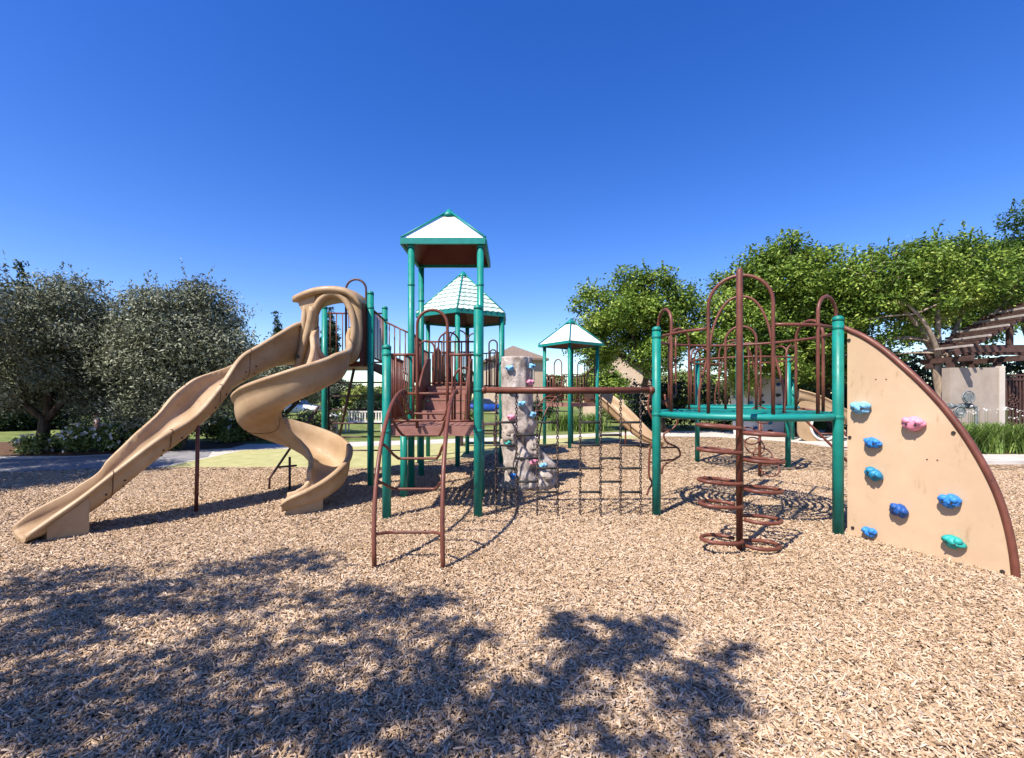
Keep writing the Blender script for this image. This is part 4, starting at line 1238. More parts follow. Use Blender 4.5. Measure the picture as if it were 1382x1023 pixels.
# --- shingled hexagonal tower behind
HC = (-1.33, 12.45)
pyramid_roof(play, HC[0], HC[1], 1.30, 3.84, 5.02, 0.12, rot=0.0, n=6, mat='roof_shingle', under='iron_brown', shingles=True)
for k in range(6):
    a = 2 * math.pi * (k + 0.5) / 6
    post(play, HC[0] + 1.22 * math.cos(a), HC[1] + 1.22 * math.sin(a), 3.80, 0.06)
def hex_deck():
    V = [(HC[0] + 1.2 * math.cos(2 * math.pi * (k + 0.5) / 6), HC[1] + 1.2 * math.sin(2 * math.pi * (k + 0.5) / 6), 1.80) for k in range(6)]
    MB().prism(V, (0, 0, 0.12)).build('hex_deck', 'brown_coating', play)
    hv = [(HC[0] + 1.22 * math.cos(2 * math.pi * (k + 0.5) / 6), HC[1] + 1.22 * math.sin(2 * math.pi * (k + 0.5) / 6)) for k in range(6)]
    for k in (0, 1, 2, 5):
        a, b = Vector(hv[k]), Vector(hv[(k + 1) % 6])
        railing(play, tuple(a.lerp(b, 0.06)), tuple(a.lerp(b, 0.94)), 2.0, 2.95, 8)
hex_deck()
MB().prism([(-1.95, 9.75, 1.84), (-0.7, 9.75, 1.84), (-0.7, 11.4, 1.84), (-1.95, 11.4, 1.84)], (0, 0, 0.06)).build('walkway_deck', 'brown_coating', play)
for (a, b, Y, top) in ((608, 630, 11.3, 446), (632, 648, 11.4, 450), (660, 671, 11.0, 459), (661.5, 669.5, 11.6, 472), (599, 606, 9.9, 448)):
    hoop(play, (PX(a, Y), Y), (PX(b, Y), Y), 1.9, PH(top, Y), 0.018, 'iron_brown')
MB().prism([(-1.78, 10.2, 1.9), (-1.78, 10.2, 2.62), (-1.74, 10.7, 2.85), (-1.72, 11.3, 2.7), (-1.72, 11.3, 1.9)], (0.03, 0, 0)).build('walkway_side_panel', 'brown_panel', play)
railing(play, (PX(655, 10.6), 10.6), (PX(672, 11.4), 11.4), 1.95, PH(487, 11.0), 5, mat='iron_brown')
railing(play, (-0.95, 11.42), (-1.75, 11.42), 1.95, 2.8, 5)

# --- cross beam and the chain net hanging from it
R1 = (2.046, 6.506); R2 = (4.0, 5.636); R3 = (3.81, 7.69)
NY0, NY1 = 6.44, 6.50
BZ = 1.79
MB().tube([(F2[0] + 0.05, NY0, BZ), (R1[0] - 0.05, NY1, BZ)], 0.042, 12).build('cross_beam', 'rust_paint', play)
for x, y in ((F2[0] + 0.075, NY0), (R1[0] - 0.075, NY1)):
    MB().tube([(x - 0.035, y, BZ), (x + 0.035, y, BZ)], 0.052, 12).build('beam_collar', 'rust_paint', play)
def chain_net():
    xs = [PX(p, 6.47) for p in (669.5, 697, 725, 752.5, 783, 810.5, 837.5, 864.5)]
    mb = MB()
    for x in xs: mb.tube([(x, 6.47, BZ - 0.05), (x, 6.47, BZ + 0.045)], 0.012, 6)
    mb.tube([(xs[0], 6.47, BZ - 0.047), (xs[-1], 6.47, BZ - 0.047)], 0.008, 6)
    o = mb.build('chain_net', 'chain_metal', play)
    for x in xs:
        cb = MB()
        z = BZ - 0.05; k = 0
        while z > 0.0:
            pts = []
            for j in range(8):
                a = 2 * math.pi * j / 8
                u, v = 0.016 * math.cos(a), 0.028 * math.sin(a)
                pts.append((x + (u if k % 2 else u * 0.25), 6.47 + (u * 0.25 if k % 2 else u), z - 0.02 + v))
            cb.tube(pts, 0.0068, 5, closed=True)
            z -= 0.040; k += 1
        cb.build('chain', 'chain_metal', o)
    zA = [PH(p, 6.47) for p in (570, 601, 632, 664)]
    zB = [PH(p, 6.47) for p in (587, 618.5, 650)]
    for i in range(7):
        if i == 3: continue
        for z in (zA if i % 2 == 0 else zB):
            MB().tube([(xs[i] - 0.015, 6.47, z), (xs[i + 1] + 0.015, 6.47, z)], 0.017, 8).build('rung', 'black_rubber', o)
chain_net()

# --- round open-grid platform (built twice: on the large structure and further back)
def round_platform(par, c, posts, rot, hoops=True, R=1.17):
    """c = centre, posts = list of (x, y), rot = direction of the climbing arch"""
    z = 1.49
    for p in posts: post(par, *p, 2.69, clamps=(1.445, 2.54))
    mb = MB()
    cz = z - 0.02
    mb.tube([(c[0] + R * math.cos(2 * math.pi * k / 60), c[1] + R * math.sin(2 * math.pi * k / 60), z - 0.045) for k in range(60)], 0.045, 8, closed=True)
    r = 0.46
    while r < R - 0.05:
        n = 48
        L = []
        for k in range(n):
            a = 2 * math.pi * k / n
            ca, sa = math.cos(a), math.sin(a)
            L.append([Vector((c[0] + (r + dr) * ca, c[1] + (r + dr) * sa, cz + dz)) for dr, dz in ((-0.022, -0.015), (0.022, -0.015), (0.022, 0.015), (-0.022, 0.015))])
        mb.loops(L, closed_ring=True, caps=False, smooth=False)
        r += 0.098
    for k in range(6):
        a = rot + math.pi * k / 3
        mb.beam((c[0] + 0.42 * math.cos(a), c[1] + 0.42 * math.sin(a), cz - 0.03), (c[0] + R * math.cos(a), c[1] + R * math.sin(a), cz - 0.03), 0.05, 0.05)
        b = a + math.pi / 3
        mb.beam((c[0] + 0.44 * math.cos(a), c[1] + 0.44 * math.sin(a), cz - 0.028), (c[0] + 0.44 * math.cos(b), c[1] + 0.44 * math.sin(b), cz - 0.028), 0.05, 0.05)
    dk = mb.build('round_deck', 'teal_coating', par)
    for p in posts:
        d = Vector((p[0] - c[0], p[1] - c[1], 0)); ln = d.length; d.normalize()
        if ln > R:
            MB().tube([(c[0] + d.x * (R - 0.02), c[1] + d.y * (R - 0.02), z - 0.045), (p[0], p[1], z - 0.045)], 0.04, 8).build('deck_bracket', 'teal_coating', dk)
    # curved top rail, left open at the climbing arch
    Rr = R - 0.02
    def at(a): return (c[0] + Rr * math.cos(a), c[1] + Rr * math.sin(a))
    a0, a1 = rot + 0.33, rot + 2 * math.pi - 0.33
    pts = [(*at(lerp(a0, a1, k / 44)), 2.555) for k in range(45)]
    rail = MB().tube(pts, 0.021, 8).build('curved_rail', 'rust_paint', par)
    # hoops standing on the deck rim
    for am, wd, top in ((rot - 1.02, 0.20, 2.93), (rot + 1.02, 0.20, 2.93), (rot + 2.2, 0.22, 2.82), (rot - 2.2, 0.2, 2.82), (rot + math.pi, 0.2, 2.86)):
        hoop(par, at(am - wd), at(am + wd), z - 0.02, top, 0.021)
    # climbing arch at the front
    f = Vector((math.cos(rot), math.sin(rot), 0)); s = Vector((-f.y, f.x, 0)); C = Vector((c[0], c[1], 0))
    p0, p1 = C + f * (R - 0.06) - s * 0.355, C + f * (R - 0.06) + s * 0.355
    hoop(par, (p0.x, p0.y), (p1.x, p1.y), z - 0.04, 3.18, 0.022, name='arch_bar')
    pts = []
    for sg, lst in ((-1, ((0.50, 1.45), (0.50, 1.80), (0.40, 2.25), (0.33, 2.65), (0.22, 2.92), (0.09, 3.04))), (1, ((0.09, 3.04), (0.22, 2.92), (0.33, 2.65), (0.40, 2.25), (0.50, 1.80), (0.50, 1.45)))):
        for u, zz in lst:
            q = C + f * (R - 0.75 + (3.04 - zz) * 0.12) + s * (sg * u)
            pts.append((q.x, q.y, zz))
    MB().tube(catmull(pts, 44), 0.018, 8).build('arch_bar', 'rust_paint', par)
    q0, q1 = C + f * (R - 0.75), C + f * (R + 0.5)
    return f, s
CC = (3.285, 6.61)
ROT = math.atan2(5.05 - CC[1], 2.50 - CC[0])
def spiral_pole(par, x, y, f, s, cfront):
    mb = MB()
    mb.tube([(x, y, -0.05), (x, y, 3.06), (x, y, 3.10)], [0.034, 0.034, 0.02], 12)
    o = mb.build('loop_pole', 'rust_paint', par)
    MB().tube([(x, y, 3.0), cfront], 0.018, 8).build('top_tie', 'rust_paint', o)
    R_, Fd = Vector((1, 0, 0)), Vector((0, 1, 0))
    left = (1.355, 1.09, 0.757, 0.507, 0.13); right = (1.31, 1.02, 0.70, 0.37, 0.09)
    for k in range(5):
        for sg, z in ((-1, left[k]), (1, right[k])):
            ph = -0.25 + 0.12 * k
            a = Vector((math.cos(ph) * sg, math.sin(ph) * sg * 0.6 - 0.05, 0)).normalized()
            b = Vector((-a.y, a.x, 0))
            P = Vector((x, y, z))
            lift = 0.03 if sg < 0 else -0.02
            pts = []
            for (u, v) in ((0.02, -0.06), (0.12, -0.17), (0.29, -0.17), (0.42, -0.07), (0.44, 0.02), (0.38, 0.11), (0.20, 0.14), (0.05, 0.10), (0.0, 0.04)):
                q = P + a * u + b * v * (1 if sg > 0 else -1) * (-1 if sg > 0 else 1) * -1
                q.z += lift * u / 0.4
                pts.append(q)
            MB().tube(catmull(pts, 34), 0.021, 8).build('step_loop', 'rust_paint', o)
f_, s_ = round_platform(play, CC, (R1, R2, R3), ROT)
fr = Vector((CC[0], CC[1], 0)) + f_ * 1.11
spiral_pole(play, 2.486, 5.02, f_, s_, (fr.x, fr.y, 3.17))
def loop_ladder():
    """S-curved rails with bowed rungs hanging at the left of the round platform"""
    mb = MB()
    Y = 7.35
    A = [(876, 532), (875, 552), (881, 566), (888, 580), (885, 592), (878, 604), (876, 624), (876, 642), (880, 652), (876, 660), (873, 668)]
    B = [(897, 532), (900, 548), (911, 556), (914, 570), (906, 580), (896, 586), (900, 597), (914, 604), (918, 614), (910, 620), (896, 628), (893, 640)]
    mb.tube(catmull([(PX(x, Y), Y, max(-0.04, PH(y, Y))) for x, y in A], 50), 0.017, 8)
    mb.tube(catmull([(PX(x, Y + 0.5), Y + 0.5, PH(y, Y + 0.5)) for x, y in B], 50), 0.017, 8)
    o = mb.build('loop_ladder', 'rust_paint', play)
    for (xa, ya, xb, yb) in ((875, 552, 911, 556), (888, 580, 906, 580), (878, 604, 914, 604), (876, 624, 910, 620)):
        MB().tube([(PX(xa, Y), Y, PH(ya, Y)), (PX(xb, Y + 0.5), Y + 0.5, PH(yb, Y + 0.5))], 0.014, 8).build('rung', 'rust_paint', o)
    MB().tube(catmull([(PX(912, 7.0), 7.0, PH(455, 7.0)), (PX(912, 7.0), 7.0, PH(520, 7)), (PX(911, 7), 6.95, PH(531, 7)), (PX(903, 7), 6.9, PH(538, 7)), (PX(893, 6.8), 6.8, PH(543, 6.8))], 20), 0.016, 8).build('hand_loop', 'rust_paint', o)
loop_ladder()

# --- quarter-round climbing panel
def climbing_panel():
    A = Vector((4.095, 5.60, 0)); B = Vector((4.690, 4.28, 0))
    d = (B - A); ln = d.length; dn = d.normalized()
    nr = Vector((dn.y, -dn.x, 0))                        # towards the viewer
    if nr.y > 0: nr = -nr
    tab = [(0, 2.50), (0.12, 2.39), (0.25, 2.23), (0.38, 2.03), (0.5, 1.83), (0.62, 1.60), (0.72, 1.37), (0.8, 1.15), (0.87, 0.92), (0.92, 0.71), (0.96, 0.46), (0.985, 0.22), (1.0, -0.05)]
    cur = catmull([(s, z) for s, z in tab], 60)
    poly = [A + d * 0.0 + Vector((0, 0, -0.06))] + [A + d * (s * 0.998) + Vector((0, 0, z * 0.998)) for s, z in cur]
    mb = MB().prism([p + nr * 0.012 for p in poly], nr * -0.045)
    o = mb.build('climbing_panel', 'panel_beige', play, 'beige quarter-round climbing panel with blue and pink holds')
    pts = [Vector((R2[0] + 0.04, R2[1] - 0.02, 2.54))] + [A + d * (0.005 + s * 1.0) + Vector((0, 0, z + 0.012)) for s, z in cur]
    MB().tube(pts, 0.033, 10).build('edge_pipe', 'rust_paint', o)
    hs = [(1165, 550, 'hold_light_blue', 0.0, .20), (1237, 571, 'hold_pink', -0.05, .20), (1181, 597, 'hold_blue', 0.0, .165), (1183, 639, 'hold_teal', -0.5, .18),
          (1217, 688, 'hold_navy', -0.35, .18), (1285, 675, 'hold_blue', 0.0, .175), (1176, 717, 'hold_blue', 0.1, .145), (1290, 730, 'hold_green', -0.05, .175)]
    def on_panel(px, py):
        k = (px - 691) / F
        s = (A.x - k * A.y) / (k * d.y - d.x)
        P = A + d * s
        return P + Vector((0, 0, PH(py, P.y))) + nr * 0.012
    for k, (px, py, m, rt, sz) in enumerate(hs):
        climbing_hold(o, on_panel(px, py), dn, (0, 0, 1), nr, sz, m, 500 + 7 * k, rt)
    for px, py in ((1147, 459), (1148, 590), (1288, 584), (1354, 771), (1152, 712)):
        p = on_panel(px, py)
        MB().tube([p - nr * 0.01, p + nr * 0.012], 0.018, 10).build('bolt', 'bolt_dark', o)
    for px, py in ((1183, 512), (1197, 512), (1252, 620), (1266, 621)):
        p = on_panel(px, py)
        MB().tube([p - nr * 0.01, p + nr * 0.003], 0.008, 8).build('screw_hole', 'brown_panel', o)
    for z in (0.35, 1.35, 2.2):
        MB().tube([(R2[0] + 0.05, R2[1], z), tuple(A + dn * 0.06 + Vector((0, 0, z)) - nr * 0.03)], 0.014, 8).build('bracket', 'bolt_dark', o)
climbing_panel()

# ------------------------------------------------------------------ cast rock climbing pillar
def rock_pillar():
    t = thing('rock_pillar', 'pale cast rock climbing pillar with coloured holds behind the chain net', 'climbing rock', (0.17, 8.5, 0))
    rg = random.Random(9)
    n = 64
    from mathutils import noise as mnoise
    L = []
    tab = [(-0.05, 0.50, 0.40, 0.12), (0.1, 0.52, 0.42, 0.14), (0.45, 0.47, 0.38, 0.12), (0.72, 0.36, 0.32, 0.04), (0.95, 0.33, 0.31, 0.0), (1.18, 0.335, 0.32, -0.01), (1.30, 0.30, 0.29, -0.02), (1.7, 0.29, 0.28, -0.03), (2.2, 0.285, 0.275, -0.04), (2.43, 0.28, 0.27, -0.045)]
    zs = [lerp(-0.05, 2.43, k / 70) for k in range(71)]
    for z in zs:
        rx = interp([(q[0], q[1]) for q in tab], z); ry = interp([(q[0], q[2]) for q in tab], z); ox = interp([(q[0], q[3]) for q in tab], z)
        lp = []
        for k in range(n):
            a = 2 * math.pi * k / n
            p = Vector((math.cos(a), math.sin(a), z))
            low = max(0.0, min(1.0, (1.25 - z) / 0.3))
            v = Vector((p.x * 1.5, p.y * 1.5, z * 2.0))
            dsp = 0.03 * mnoise.noise(v * 2.2) + 0.012 * mnoise.noise(v * 7)
            dsp += low * (0.17 * mnoise.noise(Vector((p.x * 1.6 + 3, p.y * 1.6, z * 2.6 + 5))) - 0.10 * max(0, 1 - abs(math.sin(a * 1.5 + z * 2.5)) * 4))
            cr = abs(mnoise.noise(Vector((p.x * 1.9 + 9, p.y * 1.9, z * 2.2 + 1))))
            dsp -= low * 0.14 * max(0, 1 - cr / 0.07)
            lp.append(Vector((0.13 + ox + math.cos(a) * (rx + dsp), 8.55 + math.sin(a) * (ry + dsp), z)))
        L.append(lp)
    mb = MB().loops(L)
    mb.build('rock_body', 'cast_rock', t)
    def hold(px, py, m, sz, seed, a=None):
        ang = a if a is not None else -math.pi / 2 + (px - 694) / 22 * 0.9
        z = PH(py, 8.27)
        rx = interp([(q[0], q[1]) for q in tab], z); ry = interp([(q[0], q[2]) for q in tab], z); ox = interp([(q[0], q[3]) for q in tab], z)
        nr = Vector((math.cos(ang), math.sin(ang), 0))
        climbing_hold(t, (0.13 + ox + nr.x * rx, 8.55 + nr.y * ry, z), (-nr.y, nr.x, 0), (0, 0, 1), nr, sz, m, seed)
    for k, (px, py, m, a) in enumerate([(686, 497, 'hold_light_blue', -2.0), (709, 516, 'hold_pink', -0.75), (712, 494, 'hold_light_blue', -0.5), (687, 527, 'hold_teal', -1.9), (699, 545, 'hold_light_blue', -1.35), (716, 560, 'hold_light_blue', -0.6),
                                        (686, 563, 'hold_pink', -1.95), (681, 598, 'hold_green', -2.2), (715, 622, 'hold_pink', -1.2), (730, 628, 'hold_light_blue', -0.9), (690, 641, 'hold_blue', -2.0)]):
        hold(px, py, m, 0.15, 700 + 5 * k, a)
rock_pillar()

# ------------------------------------------------------------------ small pyramid-roofed tower behind
def small_tower():
    t = thing('play_tower', 'small square play tower with pyramid roof and its own tan slide, beyond the net', 'play tower', (2.04, 15.95, 0))
    Fp, Rp, Lp, Bp = (1.89, 15.06), (2.94, 15.85), (1.14, 16.10), (2.19, 16.86)
    for p in (Fp, Rp, Lp, Bp): post(t, *p, 3.46)
    c = (2.04, 15.97)
    a = math.atan2(Fp[1] - c[1], Fp[0] - c[0])
    pyramid_roof(t, c[0], c[1], 1.12, 3.50, 4.32, 0.09, rot=a - math.pi / 4, n=4)
    q = [Vector((*p, 0)).lerp(Vector((*c, 0)), 0.04) for p in (Fp, Rp, Bp, Lp)]
    MB().prism([(v.x, v.y, 1.36) for v in q], (0, 0, 0.12)).build('deck', 'brown_coating', t)
    for a_, b_ in ((Rp, Bp), (Bp, Lp)):
        A, B = Vector(a_), Vector(b_)
        railing(t, tuple(A.lerp(B, 0.06)), tuple(A.lerp(B, 0.94)), 1.58, 2.42, 9)
    A, B = Vector(Lp), Vector(Fp)
    railing(t, tuple(A.lerp(B, 0.06)), tuple(A.lerp(B, 0.40)), 1.58, 2.42, 3)
    railing(t, tuple(A.lerp(B, 0.70)), tuple(A.lerp(B, 0.94)), 1.58, 2.42, 2)
    hoop(t, tuple(A.lerp(B, 0.40)), tuple(A.lerp(B, 0.70)), 1.48, 2.95, 0.02)
    for e in (0.25, 0.62): hoop(t, tuple(Vector(Bp).lerp(Vector(Rp), e)), tuple(Vector(Bp).lerp(Vector(Rp), e + 0.28)), 1.48, 2.98, 0.02)
    railing(t, tuple(Vector(Fp).lerp(Vector(Rp), 0.06)), tuple(Vector(Fp).lerp(Vector(Rp), 0.55)), 1.58, 2.42, 4)
    # arched ladder on the left face
    mid = A.lerp(B, 0.55); out = Vector((-(B - A).y, (B - A).x)).normalized()
    if out.x > 0: out = -out
    side = (B - A).normalized()
    mb = MB()
    for sg in (-1, 1):
        pts = []
        for k in range(13):
            an = k / 12 * math.pi / 2
            p = mid + side * sg * 0.26 + out * (1.05 * math.cos(an))
            pts.append((p.x, p.y, 1.75 * math.sin(an) - (0.05 if k == 0 else 0)))
        mb.tube(pts, 0.024, 8)
    o = mb.build('arch_ladder', 'rust_paint', t)
    for k in range(1, 6):
        an = k / 6 * math.pi / 2
        p = mid + out * (1.05 * math.cos(an)); z = 1.75 * math.sin(an)
        a0, b0 = p - side * 0.26, p + side * 0.26
        MB().tube([(a0.x, a0.y, z), (b0.x, b0.y, z)], 0.018, 8).build('rung', 'rust_paint', o)
    # slide
    keys = [(2.75, 16.55, 1.50, 1.95, 1.95), (3.2, 16.35, 1.46, 1.90, 1.92), (3.75, 16.05, 1.12, 1.55, 1.62), (4.3, 15.75, 0.72, 1.10, 1.22), (4.85, 15.50, 0.34, 0.62, 0.80), (5.35, 15.35, 0.14, 0.34, 0.48), (5.75, 15.3, 0.10, 0.24, 0.30)]
    keys = [(2.75 + (k[0] - 2.75) * 0.74, *k[1:]) for k in keys]
    st = catmull(keys, 40)
    L = []
    for i, s in enumerate(st):
        a2 = st[max(i - 1, 0)]; b2 = st[min(i + 1, len(st) - 1)]
        d = Vector((b2[0] - a2[0], b2[1] - a2[1], 0)).normalized()
        L.append(chute_loop((s[0], s[1]), (-d.y, d.x, 0), 0.42, s[2], s[4], s[3]))
    sl = MB().loops(L).build('slide', 'tan_plastic', t)
    for i in (14, 24):
        MB().loops([grow(L[i], 0.014), grow([L[i][k].lerp(L[i + 1][k], 0.5) for k in range(len(L[i]))], 0.014)], caps=False).build('joint_seam', 'seam_dark', sl)
    MB().tube([(3.86, 15.62, -0.05), (3.86, 15.62, 0.70)], 0.03, 8).build('support_leg', 'rust_paint', sl)
    MB().prism([(4.5, 15.10, -0.05), (4.92, 15.03, -0.05), (4.92, 15.6, -0.05), (4.5, 15.68, -0.05)], (0, 0, 0.13)).build('exit_base', 'tan_plastic', sl)
small_tower()

# ------------------------------------------------------------------ second round platform further back
def back_platform():
    t = thing('round_play_platform', 'second round teal platform with rust rails, standing behind the front one', 'playground', (5.48, 11.02, 0))
    P = ((4.95, 10.0), (4.86, 12.05), (6.62, 11.02))
    c = (5.48, 11.02)
    rot = math.atan2(12.3 - c[1], 5.9 - c[0])
    round_platform(t, c, P, rot)
    # ring climber
    mb = MB()
    mb.tube([(5.15, 9.55, -0.05), (5.15, 9.55, 1.45)], 0.03, 8)
    o = mb.build('ring_climber', 'rust_paint', t)
    for k in range(6):
        z = 0.22 + 0.22 * k; a = 0.9 * k
        cx, cy = 5.15 + 0.20 * math.cos(a), 9.55 + 0.12 * math.sin(a)
        MB().tube([(cx + 0.20 * math.cos(q), cy + 0.1 * math.sin(q), z + 0.17 * math.sin(q)) for q in [2 * math.pi * j / 20 for j in range(20)]], 0.015, 6, closed=True).build('ring', 'rust_paint', o)
    # inclined ladder with cables down to the right
    mb = MB()
    for x in (6.75, 7.35):
        mb.tube([(x - 0.6, 11.4, 1.45), (x, 10.9, 1.35), (x + 1.0, 10.2, -0.04)], 0.028, 8)
    o = mb.build('inclined_ladder', 'rust_paint', t)
    for k in range(4):
        s = 0.15 + k * 0.22
        MB().tube([(6.75 + s, 10.9 - 0.7 * s, 1.35 - 1.39 * s), (7.35 + s, 10.9 - 0.7 * s, 1.35 - 1.39 * s)], 0.018, 8).build('rung', 'rust_paint', o)
back_platform()

# ------------------------------------------------------------------ white climbing wall and hole panel further back
def climbing_wall():
    Y = 21.0
    x0, x1 = PX(984, Y), PX(1056, Y)
    zt, zb = PH(505, Y), 0.0
    t = thing('climbing_wall', 'white climbing wall dotted with dark holds, beyond the round platforms', 'climbing wall', ((x0 + x1) / 2, Y, 0))
    lean = 0.5
    V = [(x0, Y - lean, -0.05), (x1, Y - lean, -0.05), (x1, Y, zt), (x0, Y, zt)]
    o = MB().prism(V, (0, 0.06, 0)).build('wall_panel', 'white_panel', t)
    rg = random.Random(3)
    U = Vector((0, lean, zt)).normalized(); N = Vector((0, -zt, lean)).normalized()
    for i in range(4):
        for j in range(7):
            u = (i + 0.5 + rg.uniform(-0.3, 0.3)) / 4; v = (j + 0.5 + rg.uniform(-0.3, 0.3)) / 7
            climbing_hold(t, (lerp(x0, x1, u), Y - lean * (1 - v), zt * v), (1, 0, 0), U, N, rg.uniform(0.16, 0.24), rg.choice(['hold_grey', 'hold_grey', 'hold_teal', 'hold_navy']), 900 + i * 8 + j)
    mb = MB()
    for x in (x0 + 0.15, x1 - 0.15): mb.beam((x, Y + 0.10, zt - 0.1), (x, Y + 1.0, -0.03), 0.08, 0.08, up=(1, 0, 0))
    mb.build('back_brace', 'iron_brown', t)
climbing_wall()
def tunnel_panel():
    Y = 17.6
    t = thing('curved_slide_panel', 'big tan curved slide side with a round porthole, right of the back platform', 'slide', (PX(1108, Y), Y, 0))
    # side panel with hole
    cx, cz, r = PX(1112, Y), PH(576, Y), 0.50
    n = 48
    inner = [Vector((cx + r * math.cos(2 * math.pi * k / n), Y, cz + r * math.sin(2 * math.pi * k / n))) for k in range(n)]
    outl = []
    for k in range(n):
        a = 2 * math.pi * k / n
        c, s = math.cos(a), math.sin(a)
        px = cx + (0.85 if c > 0 else 1.0) * math.copysign(abs(c) ** 0.6, c)
        pz = cz + (0.78 * abs(s) ** 0.6 if s > 0 else -(cz + 0.05) * abs(s) ** 0.6) + (-0.42 * (px - cx) if s > 0 else 0)
        outl.append(Vector((px, Y, pz)))
    sh = lambda P, d: [p + Vector((0, d, 0)) for p in P]
    MB().loops([sh(inner, 0.06), inner, outl, sh(outl, 0.06)], closed_ring=True, caps=False, smooth=False).build('porthole_panel', 'tan_plastic', t)
    MB().tube([p + Vector((0, -0.02, 0)) for p in inner], 0.045, 10, closed=True).build('porthole_rim', 'white_panel', t)
    keys = [(PX(1074, 18.3), 18.3, 1.55, 1.98, 1.98), (PX(1090, 18.2), 18.2, 1.42, 1.85, 1.85), (PX(1110, 18.1), 18.1, 1.1, 1.62, 1.62), (PX(1135, 18.0), 18.0, 0.75, 1.2, 1.2), (PX(1165, 17.9), 17.9, 0.35, 0.75, 0.75), (PX(1195, 17.8), 17.8, 0.1, 0.35, 0.35)]
    st = catmull(keys, 30); L = []
    for i, s in enumerate(st):
        a2 = st[max(i - 1, 0)]; b2 = st[min(i + 1, len(st) - 1)]
        d = Vector((b2[0] - a2[0], b2[1] - a2[1], 0)).normalized()
        L.append(chute_loop((s[0], s[1]), (-d.y, d.x, 0), 0.36, s[2], s[4], s[3]))
    MB().loops(L).build('chute', 'tan_plastic', t)
    post(t, PX(1070, 18.2), 18.2, 2.6)
tunnel_panel()

